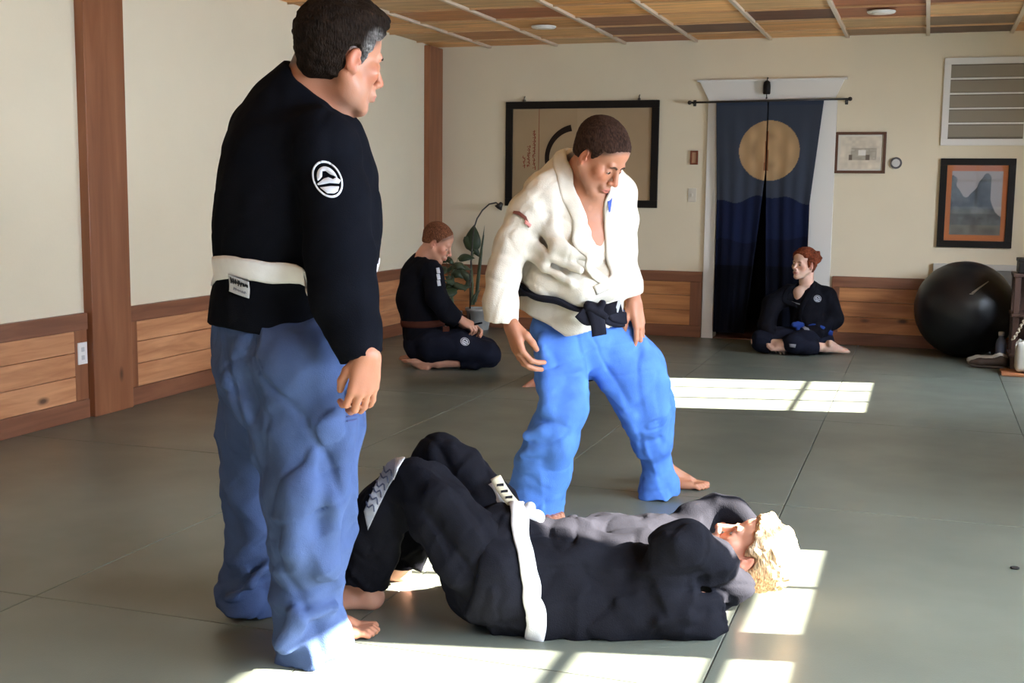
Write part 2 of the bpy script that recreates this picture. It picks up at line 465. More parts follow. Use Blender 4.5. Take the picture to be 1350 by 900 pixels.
# ------------------------------------------------------------------ palette
M_wall = plain('cream_paint', (.72, .635, .475), .75, .25, bump=.12, bscale=60, var=.03, vscale=1.5)
M_white = plain('white_paint', (.72, .70, .66), .5, .4)
M_wood_y = wood('pine_plank_y', (.40, .16, .065), (.62, .30, .14), True, 'y')
M_wood_x = wood('pine_plank_x', (.36, .135, .045), (.60, .27, .10), True, 'x')
M_dark_y = wood('stained_board_y', (.17, .062, .03), (.25, .10, .05), False, 'y', .4)
M_dark_x = wood('stained_board_x', (.17, .062, .03), (.25, .10, .05), False, 'x', .4)
M_post = wood('stained_post', (.20, .068, .026), (.30, .115, .05), True, 'z', .4, .6, .35)
M_dark_z = wood('stained_board_z', (.17, .062, .03), (.25, .10, .05), False, 'z', .4)
M_black = plain('black_lacquer', (.008, .006, .005), .5, .18)
M_blackcloth = None

def mat_floor():
    m, nt, b = newmat('grey_green_vinyl_mat'); L = nt.links.new
    tc = N(nt, 'ShaderNodeTexCoord'); n = N(nt, 'ShaderNodeTexNoise'); n.inputs['Scale'].default_value = 1.3; n.inputs['Detail'].default_value = 6
    L(tc.outputs['Object'], n.inputs['Vector'])
    cr = N(nt, 'ShaderNodeValToRGB'); cr.color_ramp.elements[0].position = .3; cr.color_ramp.elements[1].position = .7
    cr.color_ramp.elements[0].color = (.112, .124, .100, 1); cr.color_ramp.elements[1].color = (.142, .157, .128, 1)
    L(n.outputs[0], cr.inputs[0]); L(cr.outputs[0], b.inputs['Base Color'])
    b.inputs['Specular IOR Level'].default_value = .42
    n2 = N(nt, 'ShaderNodeTexNoise'); n2.inputs['Scale'].default_value = 3; n2.inputs['Detail'].default_value = 5
    L(tc.outputs['Object'], n2.inputs['Vector'])
    r = N(nt, 'ShaderNodeMapRange'); r.inputs[1].default_value = .3; r.inputs[2].default_value = .7; r.inputs[3].default_value = .30; r.inputs[4].default_value = .40
    L(n2.outputs[0], r.inputs[0]); L(r.outputs[0], b.inputs['Roughness'])
    v = N(nt, 'ShaderNodeTexVoronoi'); v.inputs['Scale'].default_value = 330; L(tc.outputs['Object'], v.inputs['Vector'])
    bp = N(nt, 'ShaderNodeBump'); bp.inputs['Strength'].default_value = .12; bp.inputs['Distance'].default_value = .002
    L(v.outputs['Distance'], bp.inputs['Height']); L(bp.outputs[0], b.inputs['Normal'])
    return m
M_floor = mat_floor()
def mat_tile():
    m, nt, b = newmat('ceiling_wood_tile'); L = nt.links.new
    tc = N(nt, 'ShaderNodeTexCoord'); a = N(nt, 'ShaderNodeVertexColor'); a.layer_name = 'Col'
    mp = N(nt, 'ShaderNodeMapping'); mp.inputs['Scale'].default_value = (1.5, 14, 1); L(tc.outputs['Object'], mp.inputs['Vector'])
    n = N(nt, 'ShaderNodeTexNoise'); n.inputs['Scale'].default_value = 1.4; n.inputs['Detail'].default_value = 7; n.inputs['Distortion'].default_value = .8
    L(mp.outputs[0], n.inputs['Vector'])
    r = N(nt, 'ShaderNodeMapRange'); r.inputs[1].default_value = .3; r.inputs[2].default_value = .7; r.inputs[3].default_value = .72; r.inputs[4].default_value = 1.25
    L(n.outputs[0], r.inputs[0])
    mx = N(nt, 'ShaderNodeVectorMath', operation='SCALE'); L(a.outputs[0], mx.inputs[0]); L(r.outputs[0], mx.inputs['Scale'])
    L(mx.outputs[0], b.inputs['Base Color']); b.inputs['Roughness'].default_value = .5; return m
M_tile = mat_tile()

# ------------------------------------------------------------------ floor of mats
mb = MB(); xs = [-2.467+.9975*k for k in range(0, 5)]; ys = [2.851+1.9025*k for k in range(-3, 5)]
xs = [XL]+[x for x in xs if XL+.05 < x < XR-.02]+[XR]; ys = [YF]+[y for y in ys if YF+.05 < y < YB-.05]+[YB]
for x0, x1 in zip(xs, xs[1:]):
    for y0, y1 in zip(ys, ys[1:]):
        mb.box((x0+.0012, y0+.0012, -.04), (x1-.0012, y1-.0012, 0), .0035)
mb.box((XL-.2, YF-.2, -.12), (XR+.2, YB+.2, -.04))
tag(mb.build('floor', M_floor), kind='structure')

# ------------------------------------------------------------------ ceiling: T-bar grid with wooden tiles
GX0, GX, GY0, GY = -3.686, .6047, 9.70, .553
gx = [GX0+GX*k for k in range(-1, 10)]; gx = [x for x in gx if XL < x < XR]
gy = [GY0-GY*k for k in range(0, 21)]; gy = [y for y in gy if y > YF]
bm = bmesh.new(); cl = bm.verts.layers.float_color.new('Col')
ex = [XL]+gx+[XR]; ey = [YB]+gy+[YF]; rng = random.Random(5)
pal = [(.74, .36, .115)]*6+[(.80, .43, .16)]*5+[(.64, .29, .085)]*3+[(.50, .20, .06)]*1+[(.56, .34, .15)]*2+[(.34, .11, .04)]
special = {(3, 1): (.24, .095, .045), (4, 1): (.12, .042, .018), (3, 2): (.33, .13, .06), (5, 2): (.13, .045, .02), (7, 1): (.25, .16, .09), (7, 3): (.25, .09, .045), (9, 2): (.24, .09, .035), (7, 0): (.12, .05, .025), (6, 0): (.35, .2, .1)}
for i, (x0, x1) in enumerate(zip(ex, ex[1:])):
    for j, (y1, y0) in enumerate(zip(ey, ey[1:])):
        c = special.get((i, j), rng.choice(pal)); t = rng.uniform(.9, 1.08); z = HC+.012+rng.uniform(0, .003)
        vs = [bm.verts.new(p) for p in ((x0, y0, z), (x0, y1, z), (x1, y1, z), (x1, y0, z))]
        for v in vs: v[cl] = (c[0]*t, c[1]*t, c[2]*t, 1)
        bm.faces.new(vs)
me = bpy.data.meshes.new('ceiling'); bm.to_mesh(me); bm.free()
ceil = tag(link('ceiling', me, M_tile), kind='structure')
M_tbar = plain('tbar_cream', (.62, .50, .38), .45)
mb = MB()
for x in gx: mb.box((x-.013, YF, HC-.006), (x+.013, YB, HC+.014))
tag(mb.build('ceiling_grid', M_tbar), kind='structure')
mb = MB()
for y in gy: mb.box((XL, y-.005, HC+.001), (XR, y+.005, HC+.014))
tag(mb.build('ceiling_cross_bars', plain('tbar_tan', (.50, .30, .15), .5)), kind='structure')
mb = MB().box((XL-.2, YF-.2, HC+.05), (XR+.2, YB+.2, HC+.15)); tag(mb.build('ceiling_slab', M_white), kind='structure')

# ------------------------------------------------------------------ walls
def boxes(name, bl, mat):
    mb = MB()
    for a, b in bl: mb.box(a, b)
    return tag(mb.build(name, mat), kind='structure')
boxes('wall_left', [((XL-.15, YF-.15, 0), (XL, YB+.15, HC+.05))], M_wall)
DX0, DX1, DZ = -1.66, -.905, 2.0
boxes('wall_back', [((XL, YB, 0), (DX0, YB+.15, HC+.05)), ((DX1, YB, 0), (XR, YB+.15, HC+.05)), ((DX0, YB, DZ), (DX1, YB+.15, HC+.05))], M_wall)
# dark passage behind the curtained doorway
M_pass = plain('passage_wall', (.02, .018, .016), .9)
boxes('wall_passage', [((DX0-.1, YB+1.6, 0), (DX1+.1, YB+1.7, 2.2)), ((DX0-.1, YB+.15, 0), (DX0-.02, YB+1.6, 2.2)), ((DX1+.02, YB+.15, 0), (DX1+.1, YB+1.6, 2.2)), ((DX0-.1, YB+.15, 2.1), (DX1+.1, YB+1.7, 2.2))], M_pass)
boxes('floor_passage', [((DX0-.1, YB, -.05), (DX1+.1, YB+1.7, .006))], M_dark_x)

# windows in the right wall (afternoon sun) and in the wall behind the camera
ZS, ZT = .91, 1.67
WR = [(.25, 1.55), (1.75, 3.60), (3.74, 4.66), (7.40, 8.62)]
WF = [(-3.1, -1.75), (-1.35, .0), (.35, 1.2)]
FZ0, FZ1 = .95, 1.95
bl = [((XR, YF-.15, 0), (XR+.15, YB+.15, ZS)), ((XR, YF-.15, ZT), (XR+.15, YB+.15, HC+.05))]
e = [YF-.15]+[v for w in WR for v in w]+[YB+.15]
for a, b in zip(e[::2], e[1::2]): bl.append(((XR, a, ZS), (XR+.15, b, ZT)))
boxes('wall_right', bl, M_wall)
bl = [((XL, YF-.15, 0), (XR, YF, FZ0)), ((XL, YF-.15, FZ1), (XR, YF, HC+.05))]
e = [XL]+[v for w in WF for v in w]+[XR]
for a, b in zip(e[::2], e[1::2]): bl.append(((a, YF-.15, FZ0), (b, YF, FZ1)))
boxes('wall_front', bl, M_wall)
def glassmat(fac=.06):
    m = bpy.data.materials.new('window_glass'); m.use_nodes = True; nt = m.node_tree; nt.nodes.clear(); L = nt.links.new
    o = N(nt, 'ShaderNodeOutputMaterial'); t = N(nt, 'ShaderNodeBsdfTransparent'); g = N(nt, 'ShaderNodeBsdfGlossy'); g.inputs['Roughness'].default_value = .02
    mx = N(nt, 'ShaderNodeMixShader'); mx.inputs[0].default_value = fac
    L(t.outputs[0], mx.inputs[1]); L(g.outputs[0], mx.inputs[2]); L(mx.outputs[0], o.inputs[0]); return m
M_glass = glassmat(); M_pglass = glassmat(.03)
k = 0
for a, b in WR:
    k += 1; mb = MB(); X0, X1 = XR+.03, XR+.09
    for q in (a, b-.03): mb.box((X0, q, ZS), (X1, q+.03, ZT))
    for q in (ZS, ZT-.02): mb.box((X0, a, q), (X1, b, q+.02))
    for q in ((ZS+.13, ZS+.33) if a < 7 else (ZS+.25,)): mb.box((X0+.02, a, q), (X1-.015, b, q+(.022 if a < 7 else .01)))
    nm = 3 if b-a > 1.2 else 2
    for i in range(1, nm): q = a+(b-a)*i/nm; mb.box((X0+.01, q-.009, ZS), (X1-.01, q+.009, ZT))
    w = tag(mb.build('window_%d' % k, M_white), kind='structure')
    MB().box((XR+.058, a+.02, ZS+.01), (XR+.062, b-.02, ZT-.01)).build('pane', M_glass, w)
    MB().box((XR-.03, a-.04, ZS-.03), (XR+.03, b+.04, ZS), .004).build('window_sill', M_white, w)
for a, b in WF:
    k += 1; mb = MB(); Y0, Y1 = YF-.09, YF-.03
    for q in (a, b-.04): mb.box((q, Y0, FZ0), (q+.04, Y1, FZ1))
    for q in (FZ0, FZ1-.04, (FZ0+FZ1)/2): mb.box((a, Y0, q), (b, Y1, q+.04))
    q = (a+b)/2; mb.box((q-.015, Y0, FZ0), (q+.015, Y1, FZ1))
    w = tag(mb.build('window_%d' % k, M_white), kind='structure')
    MB().box((a+.02, YF-.062, FZ0+.01), (b-.02, YF-.058, FZ1-.01)).build('pane', M_glass, w)

# wainscot: cap board, three pine planks, skirting board
ZP = [.10, .23, .355, .47]
def wains(name_p, name_c, axis, a, b, mp, mc):
    mb = MB(); mc_ = MB()
    for z0, z1 in zip(ZP, ZP[1:]):
        if axis == 'y': mb.box((XL, a, z0+.001), (XL+.022, b, z1-.002), .003)
        else: mb.box((a, YB-.022, z0+.001), (b, YB, z1-.002), .003)
    for z0, z1, t in ((0, .10, .03), (.47, WZ, .032)):
        if axis == 'y': mc_.box((XL, a, z0), (XL+t, b, z1), .004)
        else: mc_.box((a, YB-t, z0), (b, YB, z1), .004)
    tag(mb.build(name_p, mp), kind='structure'); tag(mc_.build(name_c, mc), kind='structure')
wains('trim_1', 'baseboard_left', 'y', YF, 5.27, M_wood_y, M_dark_y)
wains('trim_2', 'baseboard_left', 'y', 5.61, 9.86, M_wood_y, M_dark_y)
wains('trim_3', 'baseboard_back', 'x', -4.12, -1.76, M_wood_x, M_dark_x)
wains('trim_4', 'baseboard_back', 'x', -.70, XR, M_wood_x, M_dark_x)
for n_, a, b in (('trim_5', 5.17, 5.27), ('trim_6', 5.61, 5.70)):
    tag(MB().box((XL, a, .10), (XL+.024, b, .47), .003).build(n_, M_post), kind='structure')
tag(MB().box((-1.86, YB-.026, .10), (-1.76, YB, .47), .003).build('trim_7', M_dark_z), kind='structure')
tag(MB().box((-.70, YB-.026, .10), (-.64, YB, .47), .003).build('trim_8', M_dark_z), kind='structure')
tag(MB().box((XL, 5.28, 0), (XL+.055, 5.61, HC), .004).build('trim_9', M_post), kind='structure')
tag(MB().box((XL, 9.86, 0), (XL+.05, YB, HC), .004).build('trim_10', M_post), kind='structure')
# door casing
mb = MB().box((-1.755, YB-.025, 0), (-1.66, YB, 1.97), .003).box((-.905, YB-.025, 0), (-.72, YB, 1.97), .003)
mb.prism([(-1.83, 2.13), (-.67, 2.13), (-.745, 1.965), (-1.745, 1.965)], .03, Matrix.Translation((0, YB, 0)))
mb.box((-1.85, YB-.04, 2.125), (-.65, YB, 2.14))
tag(mb.build('door_1', M_white), kind='structure')

# ------------------------------------------------------------------ curtain in two panels on a rod
def curtain():
    root = empty('door_curtain', (-1.25, YB-.06, .05), 'dark blue doorway curtain with a pale moon over hills, slit up the middle', 'curtain')
    yb = YB-.075; pig = vcol('curtain_cloth', .9, 0, .15, .3, 500)
    def panel(left):
        nz, nx = 330, 75; V = []; Cc = []
        for j in range(nz+1):
            z = .06+(1.965-.06)*j/nz; t = (1.965-z)/1.9
            xl = -1.68+.03*min(1, t*2); xr = -.82-.075*min(1, t*2.2)-.02*t
            open_ = max(0, (1.40-z)/1.34); xm = -1.258
            g0 = xm-.005-.125*open_**1.1; g1 = xm+.002+.04*open_
            a, b = (xl, g0) if left else (g1, xr)
            for i in range(nx+1):
                u = i/nx; x = a+(b-a)*u
                y = yb+.012*math.sin(u*9+1.5*left)*min(1, t*1.5)+.006*math.sin(u*23+z)*min(1, t*2)
                V.append((x, y, z))
                X, Zc = x-(-1.237), z-1.562
                r = math.hypot(X, Zc*1.0)
                c = np.array([.040, .048, .068])
                h1 = 1.17+.025*math.sin(x*9)+.015*math.sin(x*23+1); h2 = .84+.02*math.sin(x*7+2)+.012*math.sin(x*19)
                if z < h1: c = np.array([.007, .011, .036])
                if z < h2: c = np.array([.004, .006, .020])
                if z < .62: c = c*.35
                if r < .243: c = np.array([.42, .27, .14])*(1-.15*(r/.24)**2+.10*math.sin(x*31)*math.sin(z*27)-.22*math.exp(-((r-.12)/.03)**2)*(.5+.5*math.sin(x*40)))
                if abs(x-xm) < .022 and 1.40 < z < 1.72 and abs(x-xm) < .008+.03*(1.72-z): c = np.array([.20, .075, .03])
                if z > 1.925: c = np.array([.030, .040, .065])
                Cc.append(c)
        F = [(j*(nx+1)+i, j*(nx+1)+i+1, (j+1)*(nx+1)+i+1, (j+1)*(nx+1)+i) for j in range(nz) for i in range(nx)]
        me = bpy.data.meshes.new('curtain_panel'); me.from_pydata(V, [], F); me.update(); paint(me, np.array(Cc))
        o = link('curtain_panel', me, pig, root, True)
        sm = o.modifiers.new('th', 'SOLIDIFY'); sm.thickness = .003
    panel(True); panel(False)
    mr = plain('rod_iron', (.02, .016, .014), .4, .5)
    mb = MB().tube([(-1.90, YB-.075, 1.955), (-.62, YB-.075, 1.968)], .008)
    for x, z in ((-1.90, 1.955), (-.62, 1.968)): mb.lathe([(0, -.018), (.014, -.012), (.018, 0), (.014, .012), (0, .018)], (x, YB-.075, z), 16)
    rod = mb.build('curtain_rod', mr, root, True)
    for x in (-1.87, -.65): MB().box((x-.006, YB-.08, 1.945), (x+.006, YB, 1.955)).box((x-.012, YB-.006, 1.93), (x+.012, YB, 1.98)).build('bracket', mr, root)
curtain()

# small dark lantern hung on the casing over the door
root = empty('hanging_bell', (-1.275, YB-.06, 2.0), 'small black bell hung over the doorway on the white casing', 'bell')
mb = MB().lathe([(0, .065), (.012, .063), (.026, .05), (.03, .02), (.030, -.035), (.027, -.045), (0, -.04)], (-1.275, YB-.07, 2.06), 20); mb.build('body', M_black, root, True)
MB().tube([(-1.275, YB-.07, 2.02), (-1.275, YB-.07, 1.985)], .004).lathe([(0, -.01), (.009, 0), (0, .01)], (-1.275, YB-.07, 1.985), 12).build('clapper', M_black, root, True)
MB().tube([(-1.275, YB, 2.14), (-1.275, YB-.04, 2.15), (-1.275, YB-.07, 2.12)], .004).build('hook', M_black, root, True)

# ------------------------------------------------------------------ things on the back wall
def frame(root, x0, x1, z0, z1, w, mat, t=.03, tilt=0, name='frame'):
    mb = MB()
    mb.box((x0, YB-t, z0), (x1, YB-.004, z0+w), .003); mb.box((x0, YB-t, z1-w), (x1, YB-.004, z1), .003)
    mb.box((x0, YB-t, z0+w), (x0+w, YB-.004, z1-w), .003); mb.box((x1-w, YB-t, z0+w), (x1, YB-.004, z1-w), .003)
    return mb.build(name, mat, root)
root = empty('framed_calligraphy', (-2.85, YB, 1.09), 'large black framed scroll with a brushed ink circle on brown paper', 'picture')
frame(root, -3.525, -2.165, 1.085, 1.985, .062, M_black)
MB().box((-3.47, YB-.012, 1.13), (-2.22, YB-.004, 1.94)).build('paper', plain('aged_paper', (.36, .255, .15), .85, .1, var=.06, vscale=3), root)
MB().box((-2.78-.10, YB-.0135, 1.14), (-2.24, YB-.0115, 1.93)).build('paper', plain('aged_paper_light', (.39, .28, .17), .85, .1, var=.05, vscale=3), root)
ink = plain('ink', (.02, .012, .008), .7, .1); red = plain('red_ink', (.22, .04, .02), .8, .1)
c0 = (-2.885, 1.50); pts = []; ws = []
for i in range(61):
    a = math.radians(100+i*5.75); pts.append((c0[0]+.262*math.cos(a), c0[1]+.262*math.sin(a))); ws.append(.050+.010*math.sin(a*1.5)-.02*(i/60)**3)
poly = stroke_poly(pts, ws)
mb = MB(); n = len(pts)
for i in range(n-1):
    q = [poly[i], poly[i+1], poly[2*n-2-i], poly[2*n-1-i]]; mb.prism(q, .0025, Matrix.Translation((0, YB-.013, 0)))
mb.build('ink_circle', ink, root)
mb = MB(); rng = random.Random(3)
for cx_, z0, z1 in ((-3.265, 1.425, 1.74), (-3.315, 1.43, 1.61), (-3.355, 1.43, 1.52)):
    z = z1
    while z > z0:
        hh = rng.uniform(.018, .04)
        p = [(cx_+rng.uniform(-.012, .012), z), (cx_+rng.uniform(-.016, .016), z-hh*.4), (cx_+rng.uniform(-.012, .012), z-hh)]
        po = stroke_poly(p, .006)
        for i in range(2): mb.prism([po[i], po[i+1], po[4-i], po[5-i]], .002, Matrix.Translation((0, YB-.0115, 0)))
        po = stroke_poly([(cx_-.015, z-hh*.5), (cx_+.012, z-hh*.45+rng.uniform(-.01, .01))], .004); mb.prism(po, .002, Matrix.Translation((0, YB-.0115, 0))); z -= hh*1.05
mb.build('brush_writing', red, root)
MB().box((-3.225, YB-.0135, 1.15), (-3.221, YB-.0115, 1.93)).build('paper_border_line', red, root)
for x in (-3.36, -2.34):
    MB().tube([(x, YB, 2.03), (x, YB-.015, 2.02), (x, YB-.02, 1.985)], .005).lathe([(0, -.014), (.014, -.01), (.011, .004), (0, .006)], (x, YB-.018, 1.998), 12).build('hanger', plain('hanger_metal', (.12, .1, .08), .4, .5, .6), root, True)

root = empty('wall_plaque', (-1.857, YB, 1.45), 'tiny reddish-brown plaque on the wall left of the doorway', 'plaque')
frame(root, -1.893, -1.828, 1.45, 1.565, .014, plain('red_frame', (.20, .05, .02), .5), .02)
MB().box((-1.882, YB-.012, 1.46), (-1.839, YB-.003, 1.555)).build('panel', plain('plaque_tan', (.40, .22, .12), .6), root)
root = empty('light_switch', (-1.87, YB, 1.15), 'white light switch plate below the small brown plaque', 'light switch')
MB().box((-1.905, YB-.007, 1.14), (-1.835, YB, 1.255), .003).build('plate', plain('ivory', (.62, .57, .48), .4), root)
MB().box((-1.876, YB-.016, 1.185), (-1.864, YB-.006, 1.21), .002).build('toggle', plain('ivory2', (.66, .62, .54), .3), root)

def picture_cols(nx, nz, fn):
    return np.array([fn(i/(nx-1), j/(nz-1)) for j in range(nz) for i in range(nx)])
def image_sheet(name, x0, x1, z0, z1, y, nx, nz, fn, root, rough=.6):
    V = [(x0+(x1-x0)*i/(nx-1), y, z0+(z1-z0)*j/(nz-1)) for j in range(nz) for i in range(nx)]
    F = [(j*nx+i, j*nx+i+1, (j+1)*nx+i+1, (j+1)*nx+i) for j in range(nz-1) for i in range(nx-1)]
    me = bpy.data.meshes.new(name); me.from_pydata(V, [], F); paint(me, picture_cols(nx, nz, fn))
    o = link(name, me, vcol(name+'_print', rough, 0, .3, 0), root); o.modifiers.new('t', 'SOLIDIFY').thickness = .002
    return o
root = empty('framed_photograph', (-.525, YB, 1.385), 'small brown wooden frame with pale reflected scenery painted into its print', 'picture')
frame(root, -.722, -.330, 1.385, 1.712, .022, plain('brown_frame', (.10, .04, .02), .45), .025)
def fn(u, v):  # bright scenery reflection with a white house, painted into the print colours
    p = np.array([[u*5, v*5, .3]]); n1 = float(vnoise(p)[0]); n2 = float(vnoise(p*2.7+4)[0]); c = np.array([.62, .55, .44])*(1+.18*n1+.12*n2)
    if .3 < v < .62 and .3 < u < .85: c = c*(.62+.3*abs(n2))
    if .42 < v < .58 and .45 < u < .62: c = np.array([.75, .72, .66])
    if .30 < v < .45 and (.25 < u < .33 or .62 < u < .7): c = np.array([.16, .12, .09])
    if u < .07 or u > .93 or v < .07 or v > .93: c = np.array([.62, .58, .50])
    return np.clip(c, 0, .85)
image_sheet('print', -.705, -.347, 1.402, 1.695, YB-.012, 70, 56, fn, root)
root = empty('wall_thermostat', (-.25, YB, 1.42), 'small round dark-ringed thermostat beside the brown framed print', 'thermostat')
def discY(mb, x, z, r, y0, y1, seg=28, r2=None):
    M_ = Matrix.Translation((x, 0, z)) @ Matrix.Rotation(PI/2, 4, 'X')
    bb = bmesh.ops.create_cone(mb.bm, cap_ends=True, segments=seg, radius1=r, radius2=r2 or r, depth=abs(y1-y0)); bmesh.ops.transform(mb.bm, matrix=Matrix.Translation((0, (y0+y1)/2, 0)) @ M_, verts=bb['verts'])
    return mb
discY(MB(), -.25, 1.468, .046, YB-.018, YB).build('ring', plain('dark_ring', (.10, .09, .09), .4), root)
discY(MB(), -.25, 1.468, .031, YB-.026, YB-.002).build('dial', plain('dial', (.55, .54, .52), .4), root)

# louvred vent high on the wall
root = empty('louvred_vent', (.39, YB, 1.61), 'large white louvred wall vent with five grey slats near the ceiling', 'vent')
VX0, VX1, VZ0, VZ1 = .075, .72, 1.605, 2.275
frame(root, VX0, VX1, VZ0, VZ1, .05, M_white, .022)
MB().box((VX0+.04, YB-.006, VZ0+.04), (VX1-.04, YB-.001, VZ1-.04)).build('backing', plain('vent_mesh_grey', (.16, .135, .10), .8), root)
for i in range(5):
    z = VZ0+.06+i*(VZ1-VZ0-.1)/5
    Mx = Matrix.Translation((0, YB-.012, z+.05)) @ Matrix.Rotation(math.radians(-8), 4, 'X')
    MB().box((VX0+.05, -.002, -.045), (VX1-.05, .002, .045), 0, Mx).build('slat', plain('slat_grey', (.27, .235, .18), .6), root)
    if i: MB().box((VX0+.045, YB-.021, z-.012), (VX1-.045, YB-.008, z+.001)).build('rail', M_white, root)
# poster
root = empty('framed_poster', (.35, YB, .81), 'black framed poster with orange border around a misty grey mountain picture', 'picture')
frame(root, .085, .635, .815, 1.505, .052, M_black, .03)
def fn(u, v):
    a = min(u, 1-u)*.46; b = min(v, 1-v)*.60
    if a < .045 or b < .05: return np.array([.45, .13, .035])
    p = np.array([[u*3.3, v*4, .7]]); n1 = float(vnoise(p)[0]); n2 = float(vnoise(p*3+9)[0]); n3 = float(vnoise(p*8)[0])
    top = .72+.14*math.sin(u*11+.8)+.08*n2-(.25 if u > .72 else 0)
    c = np.array([.34, .31, .30]) if v > top else np.array([.055, .065, .07])*(1.3+.9*n1+.6*n2+.3*n3)
    if .36 < v < .45: c = c+np.array([.10, .10, .10])*(.5+.5*n2)
    if v < .22: c = np.array([.12, .12, .11])*(1+.5*n2)
    return np.clip(c, .01, .8)
image_sheet('print', .13, .59, .86, 1.46, YB-.012, 90, 110, fn, root)
MB().box((.135, YB-.019, .865), (.585, YB-.016, 1.455)).build('glass', M_pglass, root)
# low hatch behind the ball
root = empty('wall_hatch', (.38, YB, .12), 'low white framed access panel half hidden behind the black ball', 'access panel')
frame(root, .07, .70, .12, .685, .045, plain('hatch_white', (.5, .47, .42), .5), .045)
MB().box((.11, YB-.038, .16), (.66, YB-.034, .645)).build('panel', plain('hatch_grey', (.20, .18, .15), .6), root)

# outlet on the left wall
root = empty('wall_outlet', (XL, 5.225, .30), 'white power outlet set in the pine boards left of the big post', 'outlet')
MB().box((XL+.02, 5.19, .29), (XL+.03, 5.262, .405), .002).build('plate', plain('outlet_white', (.75, .74, .72), .35), root)
for z in (.325, .368):
    MB().box((XL+.0295, 5.214, z-.012), (XL+.0315, 5.238, z+.012), .001).build('socket', plain('socket_grey', (.5, .5, .5), .4), root)
# ceiling lights
for x, y, l in ((-2.82, 8.97, 'round flush ceiling light nearer the corner, left of the two'), (-.36, 8.80, 'round flush ceiling light above the doorway side, right of the two')):
    root = empty('ceiling_light', (x, y, HC-.01), l, 'ceiling light', 'flush ceiling lights')
    MB().lathe([(0, .0), (.088, 0), (.095, .008), (.095, .014), (0, .014)], (x, y, HC-.012), 32).build('trim_ring', M_white, root, True)
    MB().lathe([(0, -.006), (.05, -.004), (.07, .001), (0, .002)], (x, y, HC-.012), 32).build('diffuser', plain('diffuser', (.8, .74, .66), .4), root, True)

# ------------------------------------------------------------------ light
w = bpy.data.worlds.new('sky'); bpy.context.scene.world = w; w.use_nodes = True
bg = w.node_tree.nodes['Background']; bg.inputs[0].default_value = (.55, .72, 1, 1); bg.inputs[1].default_value = 1.1
sd = bpy.data.lights.new('sun', 'SUN'); so = bpy.data.objects.new('sun', sd); COL.objects.link(so)
sdir = Vector((-1, -.24, -.52)).normalized(); so.rotation_euler = sdir.to_track_quat('-Z', 'Y').to_euler(); so.location = (5, 4, 4)
sd.energy = 150; sd.angle = .009; sd.color = (1, .93, .82)
def area(x, y, z, sx, sy, d, e, col, spread=170):
    ld = bpy.data.lights.new('window_light', 'AREA'); o = bpy.data.objects.new('window_light', ld); COL.objects.link(o)
    ld.shape = 'RECTANGLE'; ld.size = sx; ld.size_y = sy; ld.energy = e; ld.color = col; ld.spread = math.radians(spread)
    o.location = (x, y, z); o.rotation_euler = Vector(d).to_track_quat('-Z', 'Y').to_euler()
for a, b in WR: area(XR+.35, (a+b)/2, (ZS+ZT)/2+.22, (b-a), .8, (-1, 0, -.55), 185*(b-a), (.72, .84, 1))
for a, b in WF: area((a+b)/2, YF-.3, (FZ0+FZ1)/2+.15, (b-a), 1.0, (0, 1, -.3), 1.0*(b-a), (.85, .92, 1))
vs = bpy.context.scene.view_settings; vs.view_transform = 'Standard'; vs.look = 'None'; vs.gamma = 1; vs.exposure = -.06; vs.use_curve_mapping = False
# ------------------------------------------------------------------ anatomy
def bb(f, lo, hi): f.bb = (np.asarray(lo, float), np.asarray(hi, float)); return f
_cone0, _fcone0, _ell0 = cone, fcone, ell
def cone(a, b, ra, rb):
    a = np.asarray(a, float); b = np.asarray(b, float); r = max(ra, rb)
    return bb(_cone0(a, b, ra, rb), np.minimum(a, b)-r, np.maximum(a, b)+r)
def fcone(a, b, ra, rb, n, fl):
    a = np.asarray(a, float); b = np.asarray(b, float); r = max(ra, rb)
    return bb(_fcone0(a, b, ra, rb, n, fl), np.minimum(a, b)-r, np.maximum(a, b)+r)
def ell(c, r, M=None):
    m_ = max(r); return bb(_ell0(c, r, M), np.asarray(c)-m_, np.asarray(c)+m_)
def union(fs, k=.02):
    def g(P):
        d = fs[0](P)
        for f in fs[1:]: d = S.comb(d, 'u', f(P), k)
        return d
    return bb(g, np.min([f.bb[0] for f in fs], 0), np.max([f.bb[1] for f in fs], 0))
def chain(pts, k=.02): return union([cone(a, b, ra, rb) for (a, ra), (b, rb) in zip(pts, pts[1:])], k)
def clip(f, *planes):
    return bb(inter(f, *planes), *f.bb)
def px(x, y, r, dz): return (J(x, y, dz), r*dz/FPX)
def pxs(l): return [px(*q) for q in l]
def sleeve(pts, cut, inner=.010, k=.02, depth=.06):
    """cloth tube with an open end: pts (xyz, r); cut = (point, outward normal)"""
    f = chain(pts, k); (a, ra), (b, rb) = pts[-2], pts[-1]; n = nrm(cut[1]); p = np.asarray(cut[0], float)
    t = nrm(np.asarray(b)-np.asarray(a)); hole = _cone0(np.asarray(b)-t*depth, np.asarray(b)+t*.1, max(min(ra, rb)*.78-inner, .008), max(rb*.93-inner*.5, .01))
    g0 = inter(f, plane(p, n)); return bb(lambda P: np.maximum(g0(P), -hole(P)), *f.bb)
def finish(s, name, vox, mat, parent, smooth=1, colf=None, pad=.035):
    lo = np.min([f.bb[0] for m_, f, k in s.ops if m_ == 'u'], 0)-pad; hi = np.max([f.bb[1] for m_, f, k in s.ops if m_ == 'u'], 0)+pad
    lo[2] = max(lo[2], -.02)
    me, W = s.mesh(name, vox, lo, hi, smooth)
    if colf is not None: paint(me, colf(W))
    return link(name, me, mat, parent, True)

